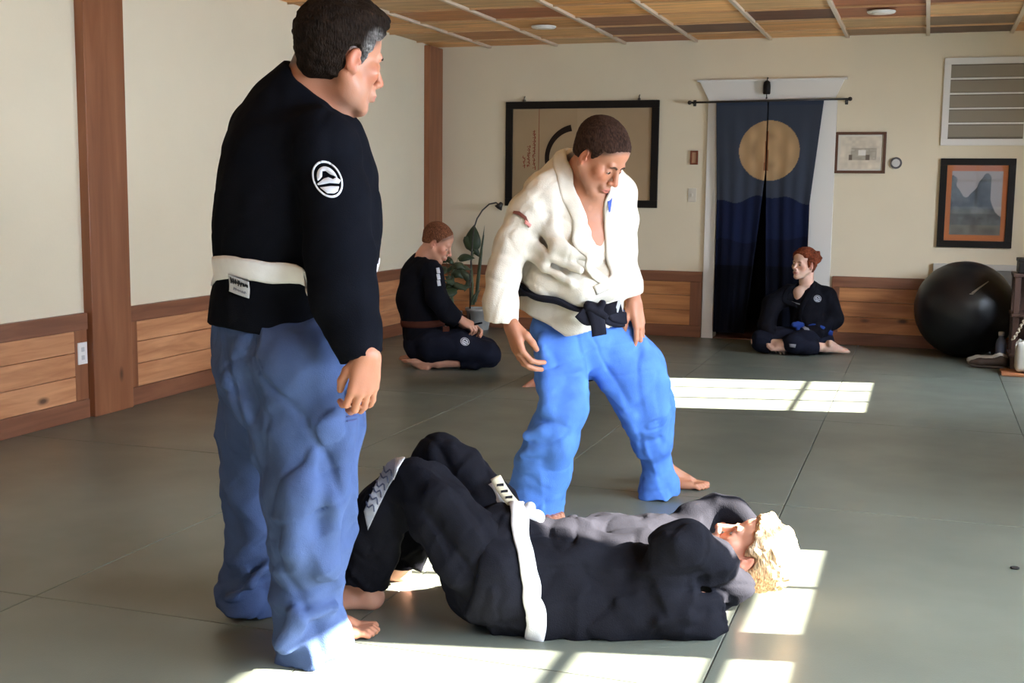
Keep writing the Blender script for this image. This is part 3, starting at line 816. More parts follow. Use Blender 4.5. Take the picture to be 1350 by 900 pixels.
def head_ops(s, F, fem=0, brow=1):
    h = []
    h.append((F.ell((0, -.016, .045), (.076, .098, .086)), .02))
    h.append((F.ell((0, .034, .048), (.062, .053, .056)), .02))
    h.append((F.ell((0, .030, -.028), (.058-.004*fem, .060, .080)), .02))
    for sx in (-1, 1):
        h.append((F.cone((.055*sx, -.004, -.040), (.020*sx, .066, -.094), .020, .016), .02))
        h.append((F.sph((.043*sx, .060, -.018), .021), .02))
    h.append((F.sph((0, .076, -.098), .0175), .02))
    h.append((F.cone((-.034, .079, .021), (.034, .079, .021), .011, .011), .012))
    for f, k in h: s.u(f, k)
    for sx in (-1, 1):
        s.s_(F.ell((.031*sx, .100, .001), (.021, .018, .013)), .012)
        s.u(F.ell((.031*sx, .074, -.001), (.0165, .0155, .0125)), .004)
        s.s_(F.ell((.031*sx, .092, -.002), (.0125, .010, .0032)), .002)
    s.u(F.cone((0, .088, .012), (0, .113, -.029), .0085, .0105), .010)
    for sx in (-1, 1):
        s.u(F.sph((.0115*sx, .102, -.035), .0085), .006)
        s.s_(F.sph((.0065*sx, .107, -.044), .0035), .002)
    s.u(F.ell((0, .088, -.060), (.026, .016, .020)), .012)
    s.u(F.ell((0, .098, -.0615), (.021, .009, .0055)), .005)
    s.u(F.ell((0, .097, -.072), (.018, .0095, .0065)), .005)
    s.s_(F.ell((0, .108, -.0665), (.022, .008, .0016)), .003)
    s.s_(F.ell((0, .100, -.0845), (.018, .008, .005)), .008)
    for sx in (-1, 1):
        R = rotm('z', -.35*sx) @ rotm('x', -.22)
        s.u(F.ell((.079*sx, -.006, -.006), (.0065, .0155, .0285), R), .005)
        s.u(F.ell((.0785*sx, .002, -.030), (.005, .009, .010), R), .005)
        s.s_(F.ell((.087*sx, .000, -.002), (.006, .010, .018), R), .004)
        s.u(F.ell((.080*sx, .010, -.010), (.005, .004, .007)), .004)
def eyes(F, root, iris=(.10, .06, .03)):
    for sx in (-1, 1):
        bm = bmesh.new(); bmesh.ops.create_uvsphere(bm, u_segments=24, v_segments=16, radius=.0125*F.sc)
        c = F.p(.031*sx, .0755, -.002); fd = nrm(F.v(.03*sx, 1, -.12))
        for v in bm.verts: v.co = Vector(c)+v.co
        me = bpy.data.meshes.new('eye'); bm.to_mesh(me); bm.free()
        W = np.array([v.co for v in me.vertices]); a = ((W-c)@fd)/(.0125*F.sc)
        cols = np.where(a[:, None] > .955, [.01, .01, .01], np.where(a[:, None] > .84, list(iris), [.72, .68, .64])); paint(me, cols)
        link('eye', me, M_eye, root, True)
def hand_ops(s, F, hx, c=(.3, .5, .3), spread=.10, sc=1., thumb=0., per=None):
    """F: origin wrist, y towards the fingers, z back of the hand; hx = +1 when the thumb is on local +x"""
    kn = [(.029, .088, .003), (.0095, .093, .005), (-.0105, .088, .003), (-.028, .078, -.002)]
    ln = [(.044, .026, .021), (.049, .030, .022), (.045, .028, .022), (.035, .020, .019)]
    rr = [.0098, .0100, .0094, .0084]
    for i, (x, y, z) in enumerate(kn):
        s.u(F.cone((x*.55*hx, .004, 0), (x*hx, y, z), .0165, .0118), .012)
    s.u(F.cone((.012*hx, .0, 0), (.020*hx, .045, -.010), .018, .017), .012)
    s.u(F.cone((-.014*hx, .01, -.002), (-.024*hx, .055, -.010), .016, .014), .012)
    for i, (x, y, z) in enumerate(kn):
        cc = per[i] if per else c; p = np.array([x*hx, y, z]); th = 0; sp = (1.3-i)*spread*hx
        for j in range(3):
            th += cc[j]; d = np.array([math.sin(sp)*math.cos(th*.6), math.cos(th), -math.sin(th)]); d = nrm(d)
            q = p+d*ln[i][j]; s.u(F.cone(p, q, rr[i]*(1-.07*j), rr[i]*(1-.07*(j+1))), .003)
            if j == 0: s.u(F.sph(q, rr[i]*.97), .002)
            p = q
    a = .5*thumb
    t = [(.020, .020, -.010), (.041-.01*thumb, .046, -.020-.006*thumb), (.050-.02*thumb, .074, -.030-.010*thumb), (.051-.03*thumb, .098, -.038-.012*thumb)]
    for (p, q), (r1, r2) in zip(zip(t, t[1:]), ((.0165, .0125), (.0125, .0108), (.0108, .0088))):
        s.u(F.cone((p[0]*hx, p[1], p[2]), (q[0]*hx, q[1], q[2]), r1, r2), .006)
def foot_ops(s, F, hx, ankle=True):
    """F: origin on the ground under the heel's back, y towards the toes; hx=+1 when the big toe is on local +x"""
    s.u(F.cone((0, .032, .032), (0, .055, .085), .030, .034), .02) if ankle else None
    s.u(F.sph((0, .030, .030), .0305), .015)
    s.u(F.cone((-.008*hx, .04, .027), (-.024*hx, .165, .019), .028, .018), .02)
    s.u(F.cone((.010*hx, .05, .034), (.024*hx, .172, .021), .027, .020), .02)
    s.u(F.cone((.002*hx, .065, .075), (.010*hx, .150, .035), .032, .022), .02)
    s.u(F.cone((.028*hx, .178, .018), (.032*hx, .232, .0135), .0155, .0125), .006)
    for x, y in ((.010, .236), (-.006, .228), (-.020, .216), (-.033, .202)):
        s.u(F.cone((x*hx*.9, y-.055, .017), (x*hx, y-.014, .018), .0105, .0098), .005); s.u(F.cone((x*hx, y-.014, .018), (x*hx, y, .009), .0095, .0085), .004)
    for sx in (-1, 1): s.u(F.sph((.028*sx, .052, .078), .011), .015)

def skin_paint(base, F=None, lips=(.42, .13, .10), stub=None, scalp=None, hands=()):
    base = np.array(base, float)
    def fn(W):
        c = np.tile(base, (len(W), 1)); n1 = vnoise(W*14)[:, None]; n2 = vnoise(W*45+7)[:, None]
        c = c*(1+.07*n1+.05*n2); c[:, 1:] *= (1-.06*np.clip(vnoise(W*9+3), 0, 1))[:, None]
        if F is not None:
            L_ = F.loc(W); x, y, z = L_.T
            def mixin(w, col): 
                nonlocal c
                w = np.clip(w, 0, 1)[:, None]; c = c*(1-w)+w*np.array(col)
            def blob(cx, cy, cz, r, soft): return 1-np.clip((np.sqrt((np.abs(x)-cx)**2+(y-cy)**2+(z-cz)**2)-r)/soft, 0, 1)
            red = base*np.array([1.08, .72, .66])
            mixin(.55*blob(.045, .065, -.028, .010, .03), red); mixin(.6*blob(0, .112, -.030, .006, .016), red)
            mixin(.6*blob(.08, -.004, -.005, .022, .014), red)
            if stub is not None:
                w = np.clip((-.035-z)/.02, 0, 1)*np.clip((y+.01)/.03, 0, 1)*np.clip((z+.13)/.02, 0, 1)*(.55+.35*n2[:, 0]); mixin(w*stub[3], stub[:3])
            lw = np.clip(1-(((x/.0225)**2+((z+.0665)/.0105)**2)-.75)/.35, 0, 1)*(y > .085); mixin(lw*.85, lips)
            mixin(np.clip(1-(((x/.02)**2+((z+.0665)/.0018)**2)-.6)/.8, 0, 1)*(y > .085)*.8, np.array(lips)*.35)
            ex = np.abs(x)-.031
            mixin(.45*np.clip(1-((ex/.022)**2+((z-.001)/.014)**2), 0, 1)*(y > .05), base*np.array([.62, .48, .45]))
            mixin(.95*(np.abs(z+.002+.0028) < .0022)*(np.abs(ex) < .0125)*(y > .07), base*.18)
            if scalp is not None:
                w = np.clip((z-(.040+.9*np.clip(y, 0, 1)*.28+(y > .0)*.0))/.012, 0, 1)
                hl = np.clip((-(y-.075)+(z-.055)*.75)/.02, 0, 1)*np.clip((z+.045-np.clip(-y, -.05, .1)*-.2)/.02, 0, 1)*np.clip(((z-.0)+.55*(-y+.005))/.02, 0, 1)
                mixin(hl*(.85+.15*n2[:, 0])*(1-blob(.082, -.004, -.006, .020, .008)), scalp)
        return np.clip(c, .003, .95)
    return fn
M_skin = vcol('skin', .5, .12, .4, .12, 320)
M_eye = vcol('eyeball', .12, 0, .5, 0)
M_hair = vcol('hair', .75, 0, .06, .5, 420)
def _strands():
    nt = M_hair.node_tree; L = nt.links.new; b = nt.nodes['Principled BSDF']; tc = N(nt, 'ShaderNodeTexCoord')
    mp = N(nt, 'ShaderNodeMapping'); mp.inputs['Scale'].default_value = (260, 260, 60); mp.inputs['Rotation'].default_value = (.5, .4, 0); L(tc.outputs['Object'], mp.inputs['Vector'])
    n = N(nt, 'ShaderNodeTexNoise'); n.inputs['Scale'].default_value = 1; n.inputs['Detail'].default_value = 3; L(mp.outputs[0], n.inputs['Vector'])
    bp = N(nt, 'ShaderNodeBump'); bp.inputs['Strength'].default_value = .9; bp.inputs['Distance'].default_value = .006
    L(n.outputs[0], bp.inputs['Height']); L(bp.outputs[0], b.inputs['Normal'])
    r = N(nt, 'ShaderNodeMapRange'); r.inputs[1].default_value = .35; r.inputs[2].default_value = .65; r.inputs[3].default_value = .55; r.inputs[4].default_value = 1.5; L(n.outputs[0], r.inputs[0])
    a = [q for q in nt.nodes if q.type == 'VERTEX_COLOR'][0]; mx = N(nt, 'ShaderNodeVectorMath', operation='SCALE'); L(a.outputs[0], mx.inputs[0]); L(r.outputs[0], mx.inputs['Scale']); L(mx.outputs[0], b.inputs['Base Color'])
_strands()
def brows(f, F, root, col, w=.007):
    mat = plain('brow_hair', col, .7, .2, bump=.5, bscale=900)
    for sx in (-1, 1):
        pts = [F.p(.014*sx, .100, .017), F.p(.031*sx, .100, .0235), F.p(.048*sx, .085, .0165)]
        band('eyebrow', f, pts, [w*F.sc, w*1.1*F.sc, w*.4*F.sc], mat, root, .0025, .0015, n=18, mm=5)
def hair_cap(F, root, vox, colf, thick=.008, line=((0, .070, .068), (0, .80, -.60)), nape=((0, -.04, -.035), (0, .25, -1)), side=((0, .030, .0), (0, 1, -.25)), amp=.003, freq=(60, 60, 60), extra=(), ear=.019, name='hair', smooth=1):
    s = S(); t = thick
    s.u(F.ell((0, -.016, .045), (.076+t, .098+t, .086+t)), .02); s.u(F.ell((0, .030, .048), (.062+t, .053+t*.6, .056+t)), .02)
    s.u(F.ell((0, -.03, -.01), (.060+t*.5, .065+t*.6, .06+t*.5)), .02)
    P0, n0 = line; P1, n1 = nape; P2, n2 = side
    s.i(plane(F.p(*P0), F.v(*n0)), .01); s.i(plane(F.p(*P1), F.v(*n1)), .012)
    # temples: behind the side line, or high above it
    a = plane(F.p(*P2), F.v(*n2)); b = plane(F.p(0, 0, .052), F.v(0, 0, -1)); s.i(lambda P: np.minimum(a(P), b(P)), .006)
    for sx in (-1, 1): s.s_(F.ell((.084*sx, -.004, -.008), (.03, .021, .034)), .006)
    for f, k in extra: s.u(f, k)
    fr = np.array(freq)
    def dd(P):
        L_ = F.loc(P); return amp*(vnoise(L_*fr)+.5*vnoise(L_*fr*2.3+5))
    s.d(dd)
    return finish(s, name, vox, M_hair, root, smooth, colf)
def hair_paint(base, F, grey=None, amt=.25, bald=None):
    base = np.array(base, float)
    def fn(W):
        L_ = F.loc(W); n = vnoise(L_*np.array([260, 70, 260]))[:, None]; n2 = vnoise(L_*30+3)[:, None]
        c = np.tile(base, (len(W), 1))*(1+amt*n+amt*.6*n2)
        if grey is not None:
            x, y, z = L_.T
            w = np.clip(1-np.sqrt(((y-.050)/.040)**2+((z-.025)/.050)**2)*.85, 0, 1)*1.7
            w = np.clip(w, 0, 1)[:, None]*(.55+.45*n); c = c*(1-w)+np.array(grey)*w
        return np.clip(c, .002, .9)
    return fn
def folds(amp, M_, seed=0, amp2=.002, f2=22):
    M_ = np.array(M_, float)
    def d(P):
        Q = P@M_.T+seed; w = Q+.5*np.stack([vnoise(Q*.7+3), vnoise(Q*.7+9), vnoise(Q*.7+17)], -1)
        r = ridged(w); return amp*(np.sign(r)*np.abs(r)**1.3*.8)-amp*.55*np.exp(-(vnoise(w*1.15+31)/.15)**2)+amp2*vnoise(P*f2+seed)
    return d
def stretch(axis, f, along):
    """matrix for noise: frequency f across, `along` along the axis"""
    a = nrm(axis); return f*(np.eye(3)-np.outer(a, a))+along*np.outer(a, a)

# jacket badge: ring with a mountain and two bars
def badge(f, c, ux, uy, d, a, b, root, col=(.62, .66, .74), tilt=0):
    M_b = fabric('badge_thread_%d' % len(bpy.data.materials), col, .7, 1500, .3)
    ux = nrm(ux); uy = nrm(uy); ct, st = math.cos(tilt), math.sin(tilt); ux, uy = ux*ct+uy*st, -ux*st+uy*ct
    def circ(k, n=36): return [(a*k*math.cos(2*PI*i/n), b*k*math.sin(2*PI*i/n)) for i in range(n)]
    def ringpoly():
        o = circ(1.0, 40); i_ = circ(.90, 40); return o+[o[0]]+[i_[0]]+i_[::-1]
    n = 40
    for j in range(8):
        seg = [(a*math.cos(2*PI*i/n), b*math.sin(2*PI*i/n)) for i in range(j*5, j*5+6)]+[(a*.88*math.cos(2*PI*i/n), b*.88*math.sin(2*PI*i/n)) for i in range(j*5+5, j*5-1, -1)]
        decal('badge_ring', f, c, ux, uy, d, seg, M_b, root, .002, .003)
    r = .80
    def arc(a0, a1, k, n=14): return [(a*k*math.cos(a0+(a1-a0)*i/n), b*k*math.sin(a0+(a1-a0)*i/n)) for i in range(n+1)]
    # sky crescent above the mountain
    crescent = arc(math.radians(172), math.radians(-12), r*.86)+[(a*.50, b*.05), (a*.30, b*.18), (a*.12, b*.42), (-a*.10, b*.48), (-a*.28, b*.22), (-a*.6, b*.10)]
    decal('badge_sky', f, c, ux, uy, d, crescent, M_b, root, .002, .003)
    slope = [(-a*.82, -b*.04), (-a*.2, b*.10), (a*.1, b*.08), (a*.35, -b*.10), (a*.62, -b*.06), (a*.82, -b*.30), (a*.60, -b*.42), (0, -b*.22), (-a*.78, b*-.12)]
    decal('badge_mountain', f, c, ux, uy, d, slope, M_b, root, .002, .003)
    lower = [(-a*.74, -b*.25), (0, -b*.38), (a*.52, -b*.56), (a*.30, -b*.76), (0, -b*.80), (-a*.45, -b*.66)]
    decal('badge_lower_field', f, c, ux, uy, d, lower, M_b, root, .002, .003)
def scribble(name, f, c, ux, uy, d, w, h, n, mat, root, rng, th=.0015, level=.004, sw=.004):
    """a row of embroidered characters"""
    for i in range(n):
        x0 = -w/2+w*i/n; cw = w/n*.82
        pts = [(x0+rng.uniform(0, cw), rng.uniform(-h/2, h/2)) for _ in range(3)]
        pts = [(x0, -h/2*rng.uniform(.2, 1)), (x0+cw*.4, h/2*rng.uniform(.3, 1)), (x0+cw*.7, -h/2*rng.uniform(0, .6)), (x0+cw, h/2*rng.uniform(-.3, .9))]
        t = resample(pts, 9)
        decal(name, f, c, ux, uy, d, stroke_poly(t, sw), mat, root, th, level, grid=.01)
# ================================================================== kneeling man by the plants
M_navyp = fabric('dark_navy_cotton', (.009, .010, .018), .9, 900, .3, 0, .1)
M_blackj2 = fabric('dark_jacket_cotton', (.006, .006, .009), .9, 900, .3)
M_brownbelt = fabric('brown_belt_cotton', (.070, .022, .014), .85, 800, .3)
def kneeler():
    root = empty('person', H(590, 482), 'man kneeling on his heels beside the potted plants, black uniform and brown belt', 'person')
    face = Fr(J(576, 320, 8.24), D((.86, -.16, -.46)), D((.44, -.05, .90)), 1.06)
    b = S(); head_ops(b, face)
    b.chain(pxs([(555, 345, 13, 8.26), (564, 333, 11.5, 8.25), (572, 323, 11, 8.24)]), .03)
    b.chain(pxs([(556, 365, 22, 8.3), (555, 420, 22, 8.3), (562, 450, 22, 8.32)]), .03)
    b.chain(pxs([(573, 358, 9, 8.14), (577, 392, 7, 8.10), (592, 412, 6.5, 8.12), (608, 422, 5.5, 8.14)]), .02)
    b.chain(pxs([(552, 358, 9, 8.45), (565, 395, 7, 8.5), (590, 415, 6.5, 8.46), (612, 428, 5.5, 8.4)]), .02)
    hand_ops(b, Fr(J(607, 421, 8.13), D((.85, .1, -.45)), D((.45, -.5, .75)), .95), -1, c=(.5, .9, .5), spread=.05, thumb=.4)
    hand_ops(b, Fr(J(612, 428, 8.40), D((.9, 0, -.2)), D((.2, .4, .9)), .95), 1, c=(.5, .9, .5), spread=.05, thumb=.4)
    b.chain(pxs([(565, 455, 16, 8.22), (646, 466, 12, 8.22), (632, 475, 8, 8.24), (578, 478, 6.5, 8.26), (562, 478, 6, 8.27)]), .02)
    b.chain(pxs([(565, 452, 16, 8.45), (640, 462, 12, 8.5), (625, 470, 8, 8.5), (575, 473, 6.5, 8.48)]), .02)
    # soles turned up behind him
    foot_ops(b, Fr(J(573, 471, 8.27), D((-1, .02, -.06)), D((.06, -.15, -1)), .95), -1, False)
    foot_ops(b, Fr(J(570, 467, 8.46), D((-1, .05, -.06)), D((.06, .1, -1)), .95), 1, False)
    skin = skin_paint((.50, .25, .165), face, stub=(.30, .14, .08, .8), scalp=(.13, .055, .030))
    finish(b, 'body', .005, M_skin, root, 1, skin); eyes(face, root)
    hair_cap(face, root, .0045, hair_paint((.14, .055, .028), face, None, .4), .003, line=((0, .058, .070), (0, .85, -.52)), side=((0, .022, 0), (0, 1, -.3)), nape=((0, -.05, -.030), (0, .3, -1)), amp=.0012, freq=(140,)*3)
    j = S()
    j.chain(pxs([(560, 346, 16, 8.27), (556, 362, 26, 8.3), (553, 395, 29, 8.3), (556, 418, 26, 8.3)]), .04)
    j.chain(pxs([(556, 420, 25, 8.3), (560, 440, 27, 8.32), (566, 458, 27, 8.33)]), .03)
    j.u(cone(J(566, 358, 8.18), J(548, 356, 8.42), .085, .085), .05)
    j.s_(cone(J(561, 345, 8.26), J(583, 322, 8.22), .072, .085), .004)
    j.u(sleeve(pxs([(570, 360, 15, 8.16), (576, 392, 14, 8.10), (590, 412, 12.5, 8.11), (606, 423, 11, 8.13)]), (J(604, 422, 8.13), D((.85, .1, -.5))), .009), .02)
    j.u(sleeve(pxs([(552, 360, 15, 8.44), (565, 395, 13, 8.5), (590, 415, 12, 8.46), (608, 427, 11, 8.42)]), (J(606, 426, 8.42), D((.9, 0, -.3))), .009), .02)
    j.d(folds(.008, stretch(D((.5, 0, 1)), 9, 3), 101, .001))
    finish(j, 'jacket', .008, M_blackj2, root, 1); f = lambda P: j(P)
    c0 = J(557, 425, 8.31); n = 30; pts = [c0+.15*(R3*math.cos(2*PI*i/n)+A3*math.sin(2*PI*i/n))+Z3*.006*math.cos(2*PI*i/n) for i in range(n)]
    band('belt', f, pts, .045, M_brownbelt, root, .007, .008, closed=True, n=70, mm=5, side=Z3, it=12)
    P_ = np.array([[J(588, 430, 8.15)+D((x, 0, z)) for x in (-.022, .022)] for z in (0, -.06, -.13)])
    link('belt_end', strip_mesh('belt_end', P_, np.tile(-A3, (3, 2, 1)), .006), M_brownbelt, root)
    wt = fabric('white_arm_patch', (.50, .50, .54), .8)
    for z0 in (0, 1, 2):
        decal('arm_patch', f, J(578.5, 357+z0*8, 8.05), D((1, -.2, 0)), Z3, D((-.2, 1, 0)), [(-.014, .017), (.012, .020), (.016, -.017), (-.010, -.019)], wt, root, .003, .004)
    t = S()
    t.u(cone(J(560, 452, 8.33), J(575, 460, 8.33), .145, .130), .03)
    t.chain(pxs([(570, 455, 22, 8.22), (605, 455, 20, 8.20), (640, 465, 16, 8.21), (646, 468, 14.5, 8.22)]), .03)
    t.chain(pxs([(570, 452, 22, 8.45), (605, 452, 20, 8.48), (640, 461, 16, 8.50)]), .03)
    t.u(sleeve(pxs([(646, 470, 13, 8.22), (625, 474, 11.5, 8.23), (604, 476, 10, 8.25)]), (J(607, 476, 8.25), D((-1, 0, 0))), .008), .02)
    t.u(sleeve(pxs([(640, 464, 13, 8.50), (620, 468, 11.5, 8.50), (600, 470, 10, 8.48)]), (J(603, 470, 8.48), D((-1, 0, 0))), .008), .02)
    t.i(plane((0, 0, .002), (0, 0, -1)), .004)
    t.d(folds(.009, stretch(D((1, 0, -.2)), 11, 4), 111, .001))
    finish(t, 'trousers', .008, M_navyp, root, 1)
    badge(t, J(613, 450, 8.1), D((1, 0, -.2)), D((.2, .3, 1)), D((0, .9, -.4)), .030, .028, root, (.55, .56, .60))
    # dark phone-sized pad held in the hand
    pad = MB().box((-.045, -.012, -.006), (.045, .012, .006), .003, Matrix.Translation(Vector(J(628, 427, 8.15))) @ Matrix.Rotation(YAW*-1*-1, 4, 'Z') @ Matrix.Rotation(-.25, 4, 'Y'))
    pd = pad.build('belt_tip', M_blackj2, root)
    return root
kneeler()
# another person sits almost wholly behind the man in white: only one bare foot shows
def hidden_person():
    root = empty('person', H(745, 500), 'person hidden behind the man in white, only one bare foot showing on the mat', 'person')
    face = Fr(J(768, 330, 7.42), D((.75, .6, -.2)), D((.15, .1, 1)), .98)
    b = S(); head_ops(b, face)
    b.chain(pxs([(762, 365, 13, 7.48), (766, 345, 11, 7.44), (768, 332, 11, 7.42)]), .03)
    b.chain(pxs([(762, 380, 22, 7.5), (762, 440, 22, 7.55), (764, 465, 22, 7.58)]), .03)
    b.chain(pxs([(778, 378, 9, 7.38), (790, 420, 8, 7.40), (805, 440, 7, 7.5)]), .02); b.chain(pxs([(748, 378, 9, 7.65), (760, 420, 8, 7.72), (795, 440, 7, 7.65)]), .02)
    hand_ops(b, Fr(J(806, 441, 7.5), D((.7, .5, -.4)), D((.3, .2, .9)), .9), -1); hand_ops(b, Fr(J(796, 441, 7.65), D((.8, .1, -.4)), D((.3, .2, .9)), .9), 1)
    b.chain(pxs([(760, 475, 17, 7.55), (812, 478, 13, 7.55), (775, 490, 9, 7.55), (728, 493, 7, 7.60), (714, 493, 6.5, 7.62)]), .02)
    b.chain(pxs([(760, 470, 17, 7.75), (815, 470, 13, 7.80), (780, 482, 9, 7.80), (745, 484, 7, 7.78)]), .02)
    foot_ops(b, Fr(J(716, 489, 7.62), D((-.75, -.15, -.55)), D((.55, -.2, -.75)), .98), -1, False)
    skin = skin_paint((.47, .21, .13), face, scalp=(.05, .03, .02))
    finish(b, 'body', .0055, M_skin, root, 1, skin)
    hair_cap(face, root, .006, hair_paint((.04, .022, .014), face), .006)
    j = S(); j.chain(pxs([(764, 366, 16, 7.48), (762, 382, 27, 7.5), (762, 420, 29, 7.52), (763, 460, 28, 7.56), (764, 475, 28, 7.58)]), .03)
    j.s_(cone(J(765, 364, 7.46), J(770, 340, 7.42), .065, .08), .004)
    j.u(sleeve(pxs([(778, 378, 15, 7.38), (790, 420, 14, 7.40), (804, 438, 12, 7.49)]), (J(803, 438, 7.49), D((.8, .3, -.4))), .009), .02)
    j.u(sleeve(pxs([(748, 378, 15, 7.65), (760, 420, 14, 7.72), (794, 438, 12, 7.66)]), (J(793, 438, 7.66), D((.9, .1, -.3))), .009), .02)
    j.d(folds(.007, stretch(D((.5, 0, 1)), 9, 3), 141, .001)); finish(j, 'jacket', .008, M_blackj2, root, 1)
    t = S(); t.u(cone(J(758, 478, 7.6), J(770, 478, 7.66), .12, .12), .03)
    t.chain(pxs([(762, 475, 20, 7.55), (812, 478, 16, 7.55)]), .03); t.chain(pxs([(762, 470, 20, 7.75), (815, 471, 16, 7.80), (785, 482, 13, 7.80)]), .03)
    t.u(sleeve(pxs([(812, 480, 15, 7.55), (775, 489, 13, 7.55), (735, 491, 11, 7.59)]), (J(738, 491, 7.59), D((-1, 0, 0))), .008), .02)
    t.i(plane((0, 0, .002), (0, 0, -1)), .004); finish(t, 'trousers', .008, M_navyp, root, 1)
hidden_person()

# ================================================================== seated woman by the doorway
def woman():
    root = empty('person', H(1050, 462), 'red-haired woman sitting on the mat before the dark curtain in a black uniform', 'person')
    face = Fr(J(1060, 349, 9.33), D((-.80, -.58, .06)), D((.02, .02, 1)), .98)
    b = S(); head_ops(b, face, 1)
    b.chain(pxs([(1064, 384, 9, 9.4), (1063, 370, 8.6, 9.38), (1064, 358, 9, 9.37)]), .02)
    b.chain(pxs([(1062, 395, 16, 9.42), (1065, 425, 15, 9.42), (1068, 445, 16, 9.42)]), .03)
    b.u(cone(J(1054, 386, 9.375), J(1056, 400, 9.38), .052, .05), .03)
    b.chain(pxs([(1088, 390, 8, 9.4), (1096, 420, 6.5, 9.38), (1072, 440, 6, 9.28), (1046, 447, 5, 9.25)]), .02)
    b.chain(pxs([(1044, 388, 8, 9.45), (1018, 404, 6.5, 9.42), (1014, 432, 5.5, 9.32), (1022, 446, 5, 9.28)]), .02)
    hand_ops(b, Fr(J(1046, 449, 9.24), D((-1, -.1, -.1)), D((0, -.6, .8)), .9), 1, c=(.3, .5, .3))
    hand_ops(b, Fr(J(1020, 446, 9.27), D((.5, -.3, -.6)), D((-.3, -.7, .5)), .9), 1, c=(.3, .5, .3))
    b.chain(pxs([(1060, 448, 12, 9.35), (1000, 450, 9, 9.3), (1030, 455, 7, 9.22), (1048, 457, 6, 9.2)]), .02)
    b.chain(pxs([(1075, 450, 12, 9.35), (1045, 452, 9, 9.15), (1072, 457, 7, 9.18), (1092, 458, 5.5, 9.25)]), .02)
    foot_ops(b, Fr(J(1048, 461, 9.2), D((-1, 0, .05)), D((.05, -.6, .8)), .9), 1, False)
    foot_ops(b, Fr(J(1082, 463, 9.22), D((1, .18, .0)), D((0, -.45, .9)), .92), 1, False)
    skin = skin_paint((.66, .42, .32), face, lips=(.45, .12, .10))
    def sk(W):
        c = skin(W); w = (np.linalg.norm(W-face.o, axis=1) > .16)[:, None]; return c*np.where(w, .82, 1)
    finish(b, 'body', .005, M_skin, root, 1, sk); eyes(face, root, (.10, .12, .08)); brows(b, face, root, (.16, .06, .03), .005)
    hair_cap(face, root, .0045, hair_paint((.16, .040, .018), face, None, .5), .014, line=((0, .068, .066), (0, .85, -.52)), nape=((0, -.04, -.060), (0, .2, -1)), amp=.005, freq=(60, 40, 60),
             extra=[(face.sph((-.02, -.125, .060), .038), .03), (face.cone((.02, -.12, .085), (.0, -.15, .03), .022, .018), .02), (face.cone((-.04, -.11, .10), (.03, -.14, .09), .016, .012), .02), (face.cone((.0, -.155, .06), (.02, -.175, .075), .010, .004), .01), (face.cone((.0, -.10, .0), (.01, -.13, -.02), .014, .006), .01)])
    j = S()
    j.chain(pxs([(1066, 384, 15, 9.42), (1066, 400, 24, 9.43), (1067, 425, 23, 9.43), (1070, 445, 26, 9.43)]), .03)
    j.u(cone(J(1050, 388, 9.44), J(1084, 388, 9.42), .065, .065), .04)
    for (a, ra), (c, rc) in (((J(1056, 372, 9.33), .062), (J(1050, 386, 9.29), .056)), ((J(1050, 386, 9.29), .056), (J(1047, 404, 9.28), .026))): j.s_(cone(a, c, ra, rc), .004)
    j.s_(cone(J(1063, 382, 9.39), J(1062, 365, 9.37), .058, .07), .004)
    j.u(sleeve(pxs([(1090, 390, 13, 9.4), (1099, 420, 12, 9.38), (1075, 439, 11.5, 9.29), (1052, 446, 10, 9.26)]), (J(1054, 446, 9.26), D((-1, 0, -.2))), .009), .02)
    j.u(sleeve(pxs([(1042, 388, 13, 9.45), (1018, 402, 12.5, 9.42), (1011, 428, 11, 9.33), (1018, 444, 10, 9.29)]), (J(1018, 442, 9.29), D((.3, -.3, -1))), .009), .02)
    j.d(folds(.008, stretch(D((.3, 0, 1)), 11, 4), 121, .001))
    finish(j, 'jacket', .008, M_blackj2, root, 1); f = lambda P: j(P)
    jn = S(); jn.ops = [o for o in j.ops if o[0] == 'u']; g2 = lambda P: np.minimum(jn(P), b(P))
    band('lapel', g2, [J(1078, 366, 9.42), J(1074, 375, 9.33), J(1064, 389, 9.27), J(1053, 404, 9.26), J(1047, 422, 9.28)], .045, M_blackj2, root, .009, .006, n=40, mm=5)
    band('lapel', g2, [J(1058, 369, 9.46), J(1041, 374, 9.36), J(1037, 388, 9.30), J(1043, 404, 9.27)], .040, M_blackj2, root, .009, .006, n=40, mm=5)
    badge(f, J(1082, 395, 9.2), D((1, 0, 0)), Z3, D((0, 1, 0)), .030, .026, root, (.42, .43, .47))
    decal('sleeve_stripe', f, J(1056, 402, 9.2), D((1, 0, -.25)), D((.25, 0, 1)), D((0, 1, 0)), [(-.04, .004), (.04, .006), (.04, -.004), (-.04, -.004)], fabric('grey_stripe', (.22, .22, .24), .8), root, .002, .004)
    c0 = J(1068, 432, 9.43); n = 30; pts = [c0+.15*(R3*math.cos(2*PI*i/n)+A3*math.sin(2*PI*i/n)) for i in range(n)]
    M_bb = fabric('blue_belt_cotton', (.020, .045, .20), .85, 800, .3)
    band('belt', f, pts, .04, M_bb, root, .007, .008, closed=True, n=60, mm=5, side=Z3, it=10)
    k = S(); K0 = J(1052, 428, 9.26); k.u(cone(K0-R3*.03, K0+R3*.03, .022, .020), .01); k.u(cone(K0-Z3*.03, K0+Z3*.01, .018, .018), .01); finish(k, 'belt_knot', .006, M_bb, root, 1)
    t = S()
    t.u(cone(J(1062, 450, 9.42), J(1078, 450, 9.42), .12, .12), .03)
    t.chain(pxs([(1062, 448, 17, 9.36), (1025, 447, 15, 9.32), (1004, 448, 13.5, 9.3)]), .03)
